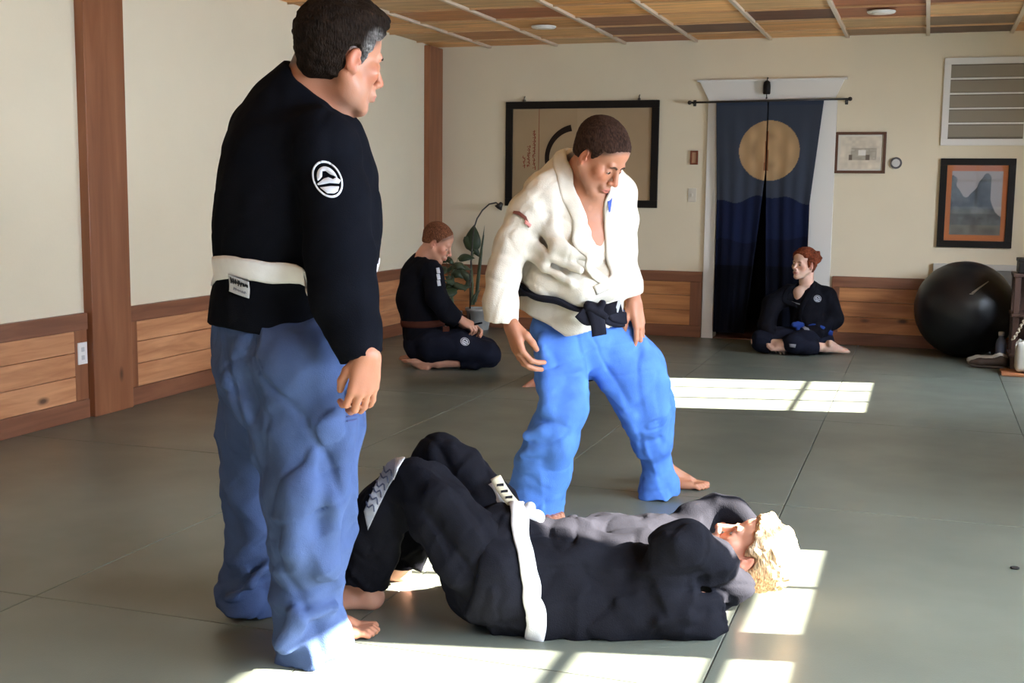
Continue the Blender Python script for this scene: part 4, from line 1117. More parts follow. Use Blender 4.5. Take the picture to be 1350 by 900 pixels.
    t.u(sleeve(pxs([(1004, 450, 13, 9.3), (1013, 452, 12, 9.28), (1024, 454, 11, 9.24)]), (J(1014, 452, 9.27), D((1, 0, 0))), .008), .02)
    t.chain(pxs([(1076, 448, 17, 9.36), (1060, 450, 15, 9.24), (1046, 452, 13.5, 9.16)]), .03)
    t.u(sleeve(pxs([(1046, 452, 13, 9.16), (1062, 455, 12, 9.17), (1080, 457, 10, 9.2)]), (J(1077, 457, 9.2), D((1, .1, 0))), .008), .02)
    t.i(plane((0, 0, .002), (0, 0, -1)), .004)
    t.d(folds(.007, stretch(D((1, 0, -.2)), 11, 4), 131, .001))
    finish(t, 'trousers', .008, M_navyp, root, 1)
    for x, y in ((1073, 437), (1049, 458)):
        decal('trouser_patch', lambda P: t(P), J(x, y, 8.98), R3, Z3, D((0, 1, 0)), [(-.025, .014), (.025, .012), (.02, -.014), (-.02, -.010)], fabric('small_patch', (.24, .24, .27), .8), root, .002, .004)
woman()
# ================================================================== standing man, seen from behind (left)
M_blackgi = fabric('black_jacket_cotton', (.0045, .005, .0075), .95, 900, .3, 0, 0, .03)
M_bluep = fabric('faded_blue_cotton', (.054, .084, .185), .9, 900, .3, 0, .3)
M_whitebelt = fabric('white_belt_cotton', (.66, .65, .66), .85, 700, .3)
M_blackthread = plain('black_thread', (.012, .012, .016), .7, .2)
M_silver = fabric('grey_patch_cloth', (.42, .43, .46), .8, 900, .2)
def left_man():
    root = empty('person', H(395, 835), 'standing man with his back turned, black jacket, faded blue trousers and white belt', 'person')
    Fw = D((.82, .57, 0)); T = 3.13
    face = Fr(J(448, 77, 3.05), D((.78, .58, -.20)), D((.14, .05, 1)), 1.10)
    # --- body
    b = S(); head_ops(b, face)
    b.chain(pxs([(409, 128, 34, 3.12), (419, 100, 33, 3.09), (428, 78, 33, 3.07)]), .03)
    b.u(cone(*[J(428, 128, 3.08), J(455, 118, 3.04)], .044, .030), .04); b.u(cone(J(416, 90, 3.08), J(404, 128, 3.1), .052, .064), .03)
    b.chain(pxs([(392, 180, 72, T), (390, 260, 90, T), (391, 320, 92, T), (380, 400, 84, T+.03), (380, 460, 78, T+.05)]), .04)
    b.chain(pxs([(420, 195, 28, 3.0), (444, 270, 28, 2.92), (449, 335, 30, 2.9), (454, 400, 25, 2.87), (474, 446, 17, 2.84), (484, 466, 14, 2.82)]), .03)
    b.chain(pxs([(352, 175, 36, 3.3), (345, 270, 32, 3.36), (360, 340, 30, 3.4), (410, 375, 22, 3.42), (440, 385, 15, 3.42)]), .03)
    b.chain(pxs([(405, 480, 45, 3.05), (412, 600, 34, 3.08), (411, 700, 28, 3.11), (410, 790, 24, 3.14), (408, 838, 19, 3.17)]), .03)
    b.chain(pxs([(352, 480, 40, 3.34), (341, 600, 22, 3.40), (333, 700, 20, 3.44), (329, 775, 17, 3.47), (327, 792, 17, 3.48)]), .03)
    # right hand: fingers loosely curled, pointing down with the back of the hand outwards
    hf = Fr(J(485, 468, 2.82), D((-.14, .05, -1)), D((.42, -.90, .0)), .98)
    hand_ops(b, hf, 1, per=[(.45, .85, .4), (.38, .75, .4), (.34, .62, .35), (.25, .5, .3)], spread=.05, thumb=.25)
    hl = Fr(J(444, 387, 3.42), D((.9, .2, -.5)), D((.1, .9, .6)), 1.)
    hand_ops(b, hl, -1, c=(.5, .9, .6))
    foot_ops(b, Fr(H(385, 847), D((.93, .30, 0)), Z3, 1.0), -1)
    foot_ops(b, Fr(H(308, 797), D((.80, .55, 0)), Z3, .98), 1)
    skin = skin_paint((.38, .165, .095), face, stub=(.28, .18, .14, .5), scalp=(.035, .020, .014))
    finish(b, 'body', .0035, M_skin, root, 1, skin); eyes(face, root); brows(b, face, root, (.02, .013, .01), .010)
    # --- hair
    hair_cap(face, root, .003, hair_paint((.010, .006, .004), face, (.24, .23, .22), .4), .009, line=((0, .074, .070), (0, .85, -.52)),
             nape=((0, -.06, -.060), (0, .15, -1)), side=((0, .034, .0), (0, 1, -.25)), amp=.0035, freq=(70, 30, 90),
             extra=[(face.cone((.01, .035, .125), (.0, .095, .112), .022, .016), .03), (face.cone((-.03, .03, .12), (-.02, .085, .108), .022, .014), .03), (face.cone((.045, .02, .10), (.04, .07, .095), .022, .014), .03)])
    # --- jacket
    j = S()
    for a, c in zip([(394, 160, 70), (390, 205, 93), (390, 260, 101), (391, 312, 106)], [(390, 205, 93), (390, 260, 101), (391, 312, 106), (391, 325, 104)]):
        (pa, ra), (pb, rb) = px(*a, T), px(*c, T); j.u(fcone(pa, pb, ra, rb, D((.43, -.9, 0)), .97), .03)
    j.chain(pxs([(400, 150, 58, T), (412, 112, 45, 3.10)]), .04)
    j.u(cone(*[px(421, 186, 0, 2.99)[0], px(430, 200, 0, 2.97)[0]], .084, .086), .05)
    j.u(cone(*[px(345, 172, 0, 3.30)[0], px(340, 186, 0, 3.32)[0]], .085, .085), .05)
    j.u(cone(J(452, 240, 3.2), J(456, 300, 3.2), .085, .085), .05)
    j.s_(lambda P, a=plane(J(381, 82, 3.1), D((.66, -.12, .75))), h=_cone0(J(408, 150, 3.12), J(426, 70, 3.07), .075, .073): np.maximum(-a(P), -9), .003)
    # neck opening
    j.s_(cone(J(413, 112, 3.10), J(430, 60, 3.06), 36*3.1/FPX, 38*3.1/FPX), .004)
    # skirt of the jacket
    sk = chain(pxs([(384, 350, 88, T+.02), (380, 395, 96, T+.04), (378, 440, 102, T+.05)]), .03)
    sk = clip(sk, plane3(J(272, 416, 3.25), J(395, 453, 2.95), J(480, 452, 3.2), (0, 0, -1)))
    j.u(sk, .012)
    j.s_(chain(pxs([(378, 440, 90, T+.05), (378, 480, 96, T+.05)]), .02), .004)
    # right sleeve
    arm = pxs([(426, 195, 45, 2.97), (442, 262, 44, 2.93), (447, 335, 45, 2.90), (452, 392, 42, 2.88), (468, 436, 34, 2.86), (479, 474, 27.5, 2.84)])
    j.u(sleeve(arm, (J(478, 470, 2.84), D((.24, -.1, -1))), .009), .02)
    arm2 = pxs([(350, 175, 44, 3.32), (345, 270, 42, 3.36), (360, 345, 40, 3.4), (405, 378, 34, 3.42), (440, 386, 27, 3.42)])
    j.u(sleeve(arm2, (J(444, 387, 3.42), D((1, .1, -.2))), .009), .03)
    j.d(folds(.006, stretch(D((.3, 0, 1)), 7, 2.5), 3, .002))
    j.d(folds(.004, stretch(D((1, .3, .5)), 9, 3), 11, .001))
    finish(j, 'jacket', .0055, M_blackgi, root, 2)
    J0 = lambda P: j(P, cuts=True)
    # collar band round the neck
    # --- belt
    c0 = J(388, 362, T+.02); n = 40; ring = []
    for i in range(n):
        a = 2*PI*i/n; d = R3*math.cos(a)+A3*math.sin(a); ring.append(c0+d*.27+Z3*(-.012*math.cos(a)))
    bl = band('belt', J0, ring, .060, M_whitebelt, root, .006, .007, closed=True, n=120, mm=7, side=Z3, it=14)
    Bf = lambda P: j(P)-.008
    pt = [J(300, 352, 2.98), J(322, 357, 2.96)]
    lab = [(-.040, .022), (.040, .022), (.028, -.022), (-.046, -.022)]
    cc = J(306, 379, 2.95); ux_ = D((.97, .10, -.20)); dd_ = D((.45, .9, 0))
    p_ = decal('belt_label', J0, cc, ux_, D((-.1, .0, 1)), dd_, lab, M_silver, bl, .004, .010)
    rng = random.Random(4)
    for dy in (.009,):
        scribble('label_lettering', J0, cc+Z3*dy, ux_, D((-.1, 0, 1)), dd_, .068, .018, 7, M_blackthread, bl, rng, .002, .013, .0035)
    scribble('label_lettering', J0, cc-Z3*.010, ux_, D((-.1, 0, 1)), dd_, .05, .008, 6, plain('grey_thread', (.2, .2, .24), .7), bl, rng, .002, .013, .002)
    # --- sleeve badge
    badge(J0, J(432, 236, 2.85), D((1, .25, 0)), Z3, D((-.25, 1, 0)), .033, .045, root, tilt=.38)
    # --- trousers
    t = S()
    t.u(cone(*[q[0] for q in pxs([(381, 420, 1, T+.06), (379, 470, 1, T+.07)])], 97*3.2/FPX, 96*3.2/FPX), .03)
    t.u(cone(J(440, 450, 3.12), J(432, 500, 3.1), .085, .085), .05)
    R1 = pxs([(404, 480, 68, 3.05), (411, 560, 64, 3.08), (413, 640, 59, 3.1), (411, 720, 50, 3.13), (406, 780, 41, 3.16), (412, 822, 43, 3.18), (420, 880, 54, 3.19)])
    t.u(sleeve(R1, (J(376, 866, 3.17), D((.22, .05, -1))), .006, .03, .10), .022)
    L1 = pxs([(348, 480, 62, 3.34), (340, 560, 48, 3.38), (333, 640, 39, 3.42), (329, 720, 35, 3.45), (328, 775, 36, 3.48), (330, 820, 39, 3.5)])
    t.u(sleeve(L1, (J(328, 800, 3.48), D((-.30, .05, -1))), .006, .03, .08), .022)
    # drapes: long diagonal ridges from the hip and above the hems
    def rdg(pts, r, k): t.chain([(J(x, y, z), r) for x, y, z in pts], k)
    rdg([(462, 500, 3.0), (430, 560, 2.97), (400, 640, 2.97), (385, 720, 3.0)], .022, .05)
    rdg([(455, 570, 2.99), (445, 660, 3.0), (430, 740, 3.05)], .020, .05)
    rdg([(300, 480, 3.12), (330, 530, 3.06), (352, 600, 3.08)], .022, .05)
    rdg([(372, 850, 3.06), (395, 815, 3.05), (440, 800, 3.1)], .014, .03)
    rdg([(298, 790, 3.38), (330, 770, 3.36), (358, 740, 3.4)], .013, .03)
    t.d(folds(.014, stretch(D((-.45, .0, 1)), 8, 2.2), 5, .002))
    t.d(folds(.008, stretch(D((.8, .1, .45)), 13, 4.5), 21, .0015))
    finish(t, 'trousers', .0055, M_bluep, root, 1)
    # thigh patch: small pale ring and stitched bars
    c = J(466, 524, 2.95); M_ring = fabric('cream_thread', (.70, .62, .52), .7)
    n = 24
    for jj in range(6):
        seg = [(.016*math.cos(2*PI*i/n), .026*math.sin(2*PI*i/n)) for i in range(jj*4, jj*4+5)]+[(.010*math.cos(2*PI*i/n), .019*math.sin(2*PI*i/n)) for i in range(jj*4+4, jj*4-1, -1)]
        decal('patch_ring', t, c, D((.9, .45, 0)), Z3, D((-.35, .93, 0)), seg, M_ring, root, .003, .004)
    for k_ in range(3):
        decal('stitched_bar', t, c-Z3*(.036+.011*k_), D((.9, .45, 0)), Z3, D((-.35, .93, 0)), [(-.016, -.0022), (.014, -.0022), (.014, .0022), (-.016, .0022)], plain('navy_thread', (.03, .04, .12), .8), root, .002, .003)
left_man()
# ================================================================== man lying on his back with raised knees
M_charcoal = fabric('charcoal_jacket_cotton', (.009, .009, .0125), .88, 800, .4, 0, .2)
M_blackp = fabric('black_trouser_cotton', (.0065, .0065, .0095), .86, 900, .3, 0, .1)
def lying_man():
    root = empty('person', H(780, 815), 'man lying on his back with knees up, black uniform, white belt, arms round his head', 'person')
    face = Fr(H(984, 733, .15), D((-.50, .16, .85)), D((.86, -.10, .50)), 1.02)
    AX = nrm(np.array([.90, .43, 0])); PX = np.array([-AX[1], AX[0], 0]); P0 = np.array([-1.02, 3.17, 0])
    def V(x, y, c):                    # point on the upright plane lying c metres to the far side of the spine
        d = ray(x, y); return CAM+d*(((P0-CAM)@PX+c)/(d@PX))
    P = lambda x, y, c, r: (V(x, y, c), r)
    b = S(); head_ops(b, face)
    b.chain([P(895, 762, .05, .050), P(945, 752, .07, .050), P(972, 745, .075, .055)], .03)
    b.chain([P(680, 768, .0, .085), P(760, 770, .02, .09), P(850, 770, .04, .09)], .03)
    b.chain([P(650, 760, -.06, .06), P(590, 690, -.01, .05), P(543, 637, .05, .034), P(508, 705, .10, .032), P(482, 772, .14, .032)], .02)
    b.chain([P(672, 720, .12, .06), P(620, 640, .18, .05), P(577, 602, .24, .036), P(552, 680, .31, .032), P(528, 742, .37, .032)], .02)
    foot_ops(b, Fr(H(506, 800), D((-1, -.06, 0)), Z3, 1.), 1)
    foot_ops(b, Fr(H(541, 764), D((-1, -.05, 0)), Z3, 1.), -1)
    b.chain([P(866, 785, -.12, .045), P(905, 715, -.14, .030), P(968, 778, -.03, .026)], .02)
    hand_ops(b, Fr(V(970, 780, -.02), nrm(AX*.55+PX*.75-Z3*.15), nrm(-PX*.4+AX*.5-Z3*.7), 1.), 1, c=(.25, .4, .3), spread=.12)
    b.chain([P(882, 722, .22, .045), P(935, 676, .30, .030), P(985, 705, .20, .026)], .02)
    hand_ops(b, Fr(V(985, 705, .19), nrm(AX*.5-PX*.8-Z3*.1), nrm(AX*.6+PX*.3-Z3*.6), 1.), -1, c=(.3, .5, .3))
    b.chain([P(850, 812, -.14, .03), P(900, 812, -.15, .026), P(925, 790, -.14, .022)], .02)
    skin = skin_paint((.60, .30, .20), face, stub=(.45, .27, .18, .3))
    finish(b, 'body', .0036, M_skin, root, 1, skin); eyes(face, root, (.12, .2, .25)); brows(b, face, root, (.30, .18, .10), .006)
    hair_cap(face, root, .003, hair_paint((.60, .40, .22), face, (.62, .5, .36), .35), .014, line=((0, .062, .062), (0, .80, -.60)), nape=((0, -.04, -.055), (0, .2, -1)), side=((0, .030, .0), (0, 1, -.25)), amp=.0045, freq=(90, 35, 70),
             extra=[(face.cone((-.02, .05, .115), (.03, .06, .118), .016, .012), .02), (face.cone((.02, .0, .135), (.03, -.06, .12), .016, .014), .03)])
    # --- jacket
    j = S()
    q = [P(672, 768, .0, .135), P(730, 770, .01, .148), P(800, 770, .03, .155), P(850, 770, .04, .15), P(880, 764, .05, .12)]
    for (a, ra), (c, rc) in zip(q, q[1:]): j.u(cone(a, c, ra, rc), .03)
    j.chain([P(720, 812, -.10, .065), P(800, 822, -.10, .065), P(850, 815, -.11, .065)], .07)
    j.chain([P(720, 735, .12, .09), P(800, 728, .16, .10), P(865, 722, .18, .095)], .07)
    # collar opening
    j.s_(cone(V(905, 754, .06), V(965, 745, .075), .068, .085), .006)
    # near upper arm and its loose sleeve on the floor
    j.chain([P(846, 795, -.10, .085), P(885, 806, -.13, .070), P(925, 818, -.15, .050)], .04)
    j.u(sleeve([P(890, 808, -.13, .060), P(925, 816, -.14, .050), P(972, 808, -.12, .048)], (V(955, 812, -.13), nrm(AX+Z3*.25)), .008), .03)
    # near forearm raised to the head
    j.u(sleeve([P(872, 772, -.10, .088), P(892, 722, -.13, .066), P(908, 712, -.13, .060), P(940, 742, -.09, .060), P(966, 776, -.04, .058), P(982, 800, .0, .056)], (V(966, 782, -.03), D((.50, .1, -.85))), .010), .035)
    # far arm bent behind the face
    j.u(sleeve([P(885, 722, .20, .085), P(915, 690, .27, .056), P(943, 675, .30, .050), P(968, 678, .27, .050), P(990, 705, .20, .048)], (V(984, 696, .21), D((.6, -.3, -.6))), .010), .03)
    # skirt over the hips
    j.chain([P(642, 748, -.01, .130), P(672, 768, .0, .146)], .03); j.chain([P(648, 762, -.06, .128), P(680, 768, -.01, .140)], .03)
    j.chain([P(640, 705, .02, .045), P(665, 698, .03, .06), P(690, 698, .03, .06)], .05)
    j.chain([P(634, 696, -.02, .028), P(642, 722, -.05, .032), P(654, 752, -.09, .035)], .03)
    j.i(plane(V(628, 715, 0), -AX+Z3*.22), .006)
    def rdg(pts, r, k): j.chain([(V(x, y, z), r) for x, y, z in pts], k)
    rdg([(652, 690, .02), (664, 715, -.05), (660, 748, -.10)], .016, .03)
    rdg([(677, 690, .02), (670, 722, -.06), (674, 752, -.11)], .014, .03)
    rdg([(712, 704, .03), (760, 696, .06), (825, 700, .10)], .022, .06)
    rdg([(720, 745, -.08), (770, 736, -.06), (850, 716, .0)], .018, .05)
    rdg([(715, 726, -.04), (740, 708, .0), (770, 718, -.02)], .015, .04)
    rdg([(890, 712, -.18), (912, 732, -.17), (932, 758, -.13)], .014, .03)
    rdg([(905, 695, -.14), (932, 716, -.11), (956, 746, -.07)], .012, .03)
    rdg([(880, 790, -.19), (910, 792, -.18), (945, 792, -.16)], .014, .03)
    rdg([(870, 818, -.20), (905, 812, -.20), (930, 820, -.18)], .012, .025)
    j.i(plane((0, 0, .002), (0, 0, -1)), .004)
    j.d(folds(.009, stretch(AX, 12, 3.5), 71, .002)); j.d(folds(.007, stretch(D((.3, .9, .5)), 14, 5), 83, .0015))
    finish(j, 'jacket', .0055, M_charcoal, root, 1)
    f = lambda P_: j(P_)
    # --- belt
    c0 = V(688, 762, .0); ax = nrm(AX+Z3*.05); e1 = nrm(np.cross(ax, [0, 0, 1])); e2 = np.cross(e1, ax); n = 36
    pts = [c0+.19*(math.cos(2*PI*i/n)*e1+math.sin(2*PI*i/n)*e2)+ax*(.015*math.cos(2*PI*i/n+.4)) for i in range(n)]
    band('belt', f, pts, .056, M_whitebelt, root, .007, .012, closed=True, n=110, mm=7, side=ax, it=12)
    k = S(); K0 = V(694, 680, .02)
    k.u(cone(K0+D((-.02, 0, 0)), K0+D((.03, -.01, 0)), .024, .022), .01); k.u(cone(K0+D((.0, -.02, -.02)), K0+D((.01, .02, .02)), .017, .017), .01)
    finish(k, 'belt_knot', .004, M_whitebelt, root, 1)
    def tail(pl, w, mat=M_whitebelt):
        c = resample(pl, 20); t = np.gradient(c, axis=0); t /= np.linalg.norm(t, axis=1, keepdims=True); nn = nrm(D((-.2, -.6, .8)))
        s_ = np.cross(t, nn); s_ /= np.linalg.norm(s_, axis=1, keepdims=True); Q = c[:, None]+s_[:, None]*np.linspace(-w/2, w/2, 4)[None, :, None]
        return link('belt_end', strip_mesh('belt_end', Q, np.tile(nn, Q.shape[:2]+(1,)), .006), mat, root, True), Q, nn
    tail([K0, V(672, 668, .05), V(660, 650, .08), V(652, 634, .10)], .042)
    o, Q, nn = tail([K0+D((0, 0, .005)), V(676, 662, .03), V(662, 644, .06), V(653, 628, .08)], .032, fabric('cream_belt_end', (.62, .56, .40), .8))
    rng = random.Random(8)
    for t_ in (6, 9, 12, 15):
        c = Q[t_].mean(0)+nn*.002
        link('lettering', strip_mesh('l', np.array([[c+D((-.010, 0, .004*a)), c+D((.010, 0, .004*a+.003))] for a in (-1, 1)]), np.tile(nn, (2, 2, 1)), .002), M_blackthread, o)
    # --- trousers
    t = S()
    t.u(cone(V(668, 768, .0), V(642, 762, .0), .130, .122), .03)
    L = [P(650, 765, -.05, .115), P(615, 720, -.03, .108), P(580, 673, .0, .094), P(555, 645, .03, .078), P(540, 636, .05, .064), P(509, 664, .07, .070), P(491, 712, .10, .072), P(478, 764, .14, .067), P(472, 795, .15, .067)]
    t.u(sleeve(L, (V(482, 768, .14), D((-.22, -.05, -1))), .006, .025), .03)
    Fq = [P(672, 725, .11, .105), P(640, 672, .15, .090), P(608, 628, .20, .076), P(582, 604, .235, .066), P(574, 604, .245, .060), P(558, 660, .29, .066), P(544, 705, .33, .064), P(532, 738, .37, .060), P(528, 768, .38, .06)]
    t.u(sleeve(Fq, (V(531, 742, .37), D((-.15, -.05, -1))), .006, .025), .02)
    def rdg(pts, r, k): t.chain([(V(x, y, z), r) for x, y, z in pts], k)
    rdg([(545, 618, -.01), (578, 655, -.08), (615, 710, -.12)], .016, .05)
    rdg([(545, 655, -.02), (560, 695, -.07), (600, 765, -.13)], .016, .05)
    rdg([(535, 655, .03), (520, 700, .04), (508, 755, .09)], .014, .04)
    rdg([(572, 590, .20), (582, 640, .16), (600, 680, .12)], .014, .03)
    rdg([(595, 590, .18), (615, 625, .14), (635, 655, .10)], .014, .03)
    t.i(plane((0, 0, .002), (0, 0, -1)), .004)
    t.d(folds(.009, stretch(D((-.6, .1, .8)), 13, 3.5), 91, .002)); t.d(folds(.005, stretch(D((.6, .1, .8)), 17, 5), 95, .0015))
    finish(t, 'trousers', .0055, M_blackp, root, 1)
    # shin patch: pale panel with script, sunlit upper part painted as paler cloth
    c = V(505, 650, .03); uy = nrm(D((.45, .0, .9))); ux = nrm(np.cross(uy, D((-.5, -.85, .35)))); d = nrm(V(505, 650, .03)-CAM)
    pat = fabric('shin_patch_cloth', (.30, .31, .35), .8, 900, .3); pat_lit = fabric('sunlit_patch_cloth', (.62, .62, .64), .8)
    V2 = [((242, 140), (240, 265), (165, 430), (115, 350))]
    def onto(pl): return [((lambda v: (v@ux, v@uy))(V(430+x/2.903, 550+y/2.903, .03)-c)) for x, y, z in pl]
    decal('shin_patch', t, c, ux, uy, d, onto([(205, 176, 0), (262, 146, 0), (266, 240, 0), (244, 268, 0), (204, 345, 0), (162, 432, 0), (118, 356, 0), (160, 256, 0)]), pat, root, .003, .004)
    decal('sunlit_patch_top', t, c, ux, uy, d, onto([(266, 150, 0), (292, 142, 0), (318, 156, 0), (288, 195, 0), (270, 242, 0), (256, 232, 0)]), pat_lit, root, .003, .004)
    for k_ in range(6):
        a = onto([(222-k_*14, 205+k_*27, 0)])[0]; r_ = random.Random(k_)
        pts = resample([(a[0]-.020, a[1]+.006), (a[0]-.004, a[1]-.008*r_.random()), (a[0]+.006, a[1]+.010), (a[0]+.020, a[1]-.004)], 9)
        decal('script_lettering', t, c, ux, uy, d, stroke_poly(pts, .005), plain('dark_script', (.06, .07, .12), .7), root, .002, .008, .01)
lying_man()
# ================================================================== man in the white jacket, stepping over
M_whitegi = fabric('white_jacket_weave', (.60, .55, .46), .85, 700, .4, 0, 0)
M_bright = fabric('bright_blue_cotton', (.085, .205, .60), .85, 900, .3, 0, .3)
M_blackbelt = fabric('black_belt_cotton', (.012, .012, .018), .8, 700, .3)
def white_man():
    root = empty('person', H(800, 672), 'man in an open white jacket, black belt and bright blue trousers, head bowed', 'person')
    face = Fr(J(789, 206, 4.36), D((.60, -.45, -.62)), D((.516, -.384, .767)), 1.06)
    Fd = D((.30, -.95, 0))
    b = S(); head_ops(b, face)
    b.chain(pxs([(762, 236, 24, 4.50), (774, 222, 22, 4.44), (786, 210, 22, 4.38)]), .03)
    b.u(cone(J(748, 240, 4.52), J(735, 250, 4.52), .06, .05), .04)
    # bare chest and belly
    q = pxs([(769, 262, 43, 4.50), (771, 310, 46, 4.50), (769, 350, 44, 4.50)])
    for (a, ra), (c, rc) in zip(q, q[1:]): b.u(fcone(a, c, ra, rc, Fd, .85), .03)
    b.u(cone(J(762, 268, 4.42), J(788, 266, 4.43), .042, .042), .05)
    b.chain(pxs([(758, 380, 36, 4.60), (764, 430, 34, 4.64)]), .03)
    b.chain(pxs([(722, 262, 20, 4.42), (690, 300, 15, 4.42), (668, 345, 13, 4.40), (666, 400, 10, 4.37), (674, 430, 8.5, 4.35)]), .03)
    b.chain(pxs([(812, 262, 20, 4.58), (822, 300, 14, 4.60), (826, 350, 12, 4.60), (832, 385, 9, 4.58), (838, 402, 8.5, 4.57)]), .03)
    hand_ops(b, Fr(J(674, 428, 4.35), D((.30, -.12, -1)), D((-.86, -.5, -.2)), 1.12), -1, per=[(.45, .6, .3), (.35, .55, .3), (.30, .5, .3), (.25, .4, .2)], spread=.07, thumb=.35)
    hand_ops(b, Fr(J(836, 398, 4.57), D((.24, -.1, -1)), D((.80, -.6, .25)), 1.05), 1, per=[(.2, .35, .2), (.18, .3, .2), (.2, .32, .2), (.25, .4, .2)], spread=.05, thumb=.3)
    b.chain(pxs([(738, 450, 28, 4.60), (742, 505, 20, 4.52), (743, 545, 15, 4.47), (722, 590, 15, 4.52), (712, 635, 12, 4.57), (709, 655, 12, 4.6)]), .03)
    b.chain(pxs([(800, 440, 30, 4.66), (840, 500, 24, 4.68), (856, 548, 16, 4.72), (864, 600, 13, 4.80), (872, 630, 11, 4.87)]), .03)
    foot_ops(b, Fr(H(705, 668), D((.35, -1, 0)), Z3, 1.05), 1)
    foot_ops(b, Fr(H(856, 641), D((1, -.16, 0)), Z3, 1.02), -1)
    skin = skin_paint((.40, .175, .098), face, stub=(.28, .15, .11, .5), scalp=(.040, .020, .014))
    def skin2(W):
        c = skin(W); f0 = J(790, 280, 4.33); d = np.abs(W-(J(780, 268, 4.33))); w = np.clip(1-np.linalg.norm(W-J(779, 272, 4.34), axis=1)/.05, 0, 1)*(np.abs(vnoise(W*60)) < .35)
        return c*(1-.6*w[:, None])
    finish(b, 'body', .0036, M_skin, root, 1, skin2); eyes(face, root); brows(b, face, root, (.05, .025, .015), .008)
    hair_cap(face, root, .003, hair_paint((.030, .015, .010), face, None, .4), .004, line=((0, .070, .066), (0, .80, -.60)), nape=((0, -.05, -.040), (0, .25, -1)), amp=.0012, freq=(140, 140, 140))
    # --- jacket
    j = S()
    q = pxs([(764, 250, 52, 4.52), (762, 290, 60, 4.52), (757, 330, 64, 4.53), (752, 362, 63, 4.56)])
    for (a, ra), (c, rc) in zip(q, q[1:]): j.u(fcone(a, c, ra, rc, Fd, .86), .03)
    j.chain(pxs([(748, 226, 24, 4.54), (728, 250, 30, 4.50)]), .04)
    j.chain(pxs([(806, 240, 22, 4.60), (815, 255, 24, 4.60)]), .04)
    # blousing over the belt
    j.chain([(J(x, y, z), r) for x, y, z, r in ((692, 342, 4.52, .055), (722, 372, 4.42, .055), (765, 383, 4.38, .052), (798, 376, 4.42, .05), (812, 362, 4.5, .05))], .05)
    # chest opening
    for (a, ra), (c, rc) in zip(*(lambda l: (l, l[1:]))([(J(769, 228, 4.38), .068), (J(781, 268, 4.36), .054), (J(794, 306, 4.36), .047), (J(803, 342, 4.36), .032)])):
        j.s_(cone(a, c, ra, rc), .004)
    j.s_(cone(J(756, 238, 4.50), J(784, 200, 4.36), .075, .085), .004)
    # skirt
    sk = union([fcone(a, c, ra, rc, Fd, .9) for (a, ra), (c, rc) in [(px(753, 372, 66, 4.57), px(754, 410, 67, 4.60)), (px(754, 410, 67, 4.60), px(756, 470, 74, 4.62))]], .02)
    h1 = plane3(J(700, 414, 4.4), J(748, 446, 4.35), J(700, 414, 4.9), (0, 0, -1)); h2 = plane3(J(746, 444, 4.35), J(820, 404+24, 4.4), J(746, 444, 4.9), (0, 0, -1))
    sk0 = bb(lambda P: np.maximum(sk(P), np.maximum(h1(P), h2(P))), *sk.bb); j.u(sk0, .010)
    j.s_(chain(pxs([(755, 425, 57, 4.60), (757, 480, 60, 4.62)])), .004)
    # sleeves
    j.u(sleeve(pxs([(722, 258, 34, 4.46), (700, 284, 31, 4.42), (676, 325, 24, 4.40), (663, 365, 21.5, 4.39), (660, 400, 21.5, 4.38), (661, 440, 22.5, 4.37)]), (J(661, 423, 4.37), D((-.04, .05, -1))), .008), .025)
    j.u(sleeve(pxs([(815, 256, 24, 4.60), (821, 290, 20, 4.60), (818, 335, 20, 4.60), (825, 370, 21, 4.59), (828, 402, 20, 4.58)]), (J(828, 389, 4.58), D((.28, 0, -1))), .008), .025)
    def rdg(pts, r, k): j.chain([(J(x, y, z), r) for x, y, z in pts], k)
    rdg([(694, 332, 4.40), (718, 352, 4.34), (752, 372, 4.31)], .013, .03)
    rdg([(698, 318, 4.38), (725, 338, 4.33), (765, 356, 4.30)], .012, .03)
    rdg([(712, 300, 4.36), (735, 325, 4.32), (772, 340, 4.31)], .012, .035)
    rdg([(728, 265, 4.36), (730, 300, 4.34), (750, 330, 4.31)], .012, .035)
    j.d(folds(.006, stretch(D((.8, 0, -.6)), 9, 3), 31, .0015))
    j.d(folds(.004, stretch(D((.3, 0, 1)), 14, 4), 41, .001))
    finish(j, 'jacket', .005, M_whitegi, root, 1)
    jn = S(); jn.ops = [o for o in j.ops if o[0] == 'u']; jn.disp = []
    f = lambda P: jn(P)
    fl = lambda P: np.minimum(jn(P), b(P))
    band('lapel', fl, [J(*q) for q in ((772, 206, 4.58), (752, 205, 4.56), (742, 214, 4.48), (748, 244, 4.36), (768, 290, 4.31), (790, 332, 4.28), (807, 362, 4.29), (806, 384, 4.31))], [.05, .055, .058, .058, .056, .05, .045], M_whitegi, root, .010, .009, n=90)
    band('lapel', fl, [J(*q) for q in ((772, 206, 4.58), (800, 212, 4.60), (817, 225, 4.52), (812, 252, 4.40), (818, 292, 4.36), (824, 330, 4.36), (817, 362, 4.34), (792, 384, 4.30))], [.04, .05, .052, .052, .05, .045, .04], M_whitegi, root, .010, .009, n=90)
    # jacket collar label
    decal('collar_label', f, J(809, 268, 4.32), D((1, -.2, 0)), D((.12, 0, 1)), D((-.15, 1, 0)), [(-.015, .035), (.012, .032), (.006, -.030), (-.001, -.034)], plain('label_blue', (.03, .07, .32), .6), root, .003, .023)
    tr = plain('brown_thread', (.16, .045, .03), .7)
    decal('shoulder_patch', f, J(683, 283, 4.3), D((.8, -.3, -.45)), D((.4, .2, .9)), D((.3, .9, -.2)), [(-.035, .005), (-.01, .014), (.02, .010), (.045, -.012), (.040, -.022), (.015, -.002), (-.01, .000), (-.035, -.006)], tr, root, .003, .008)
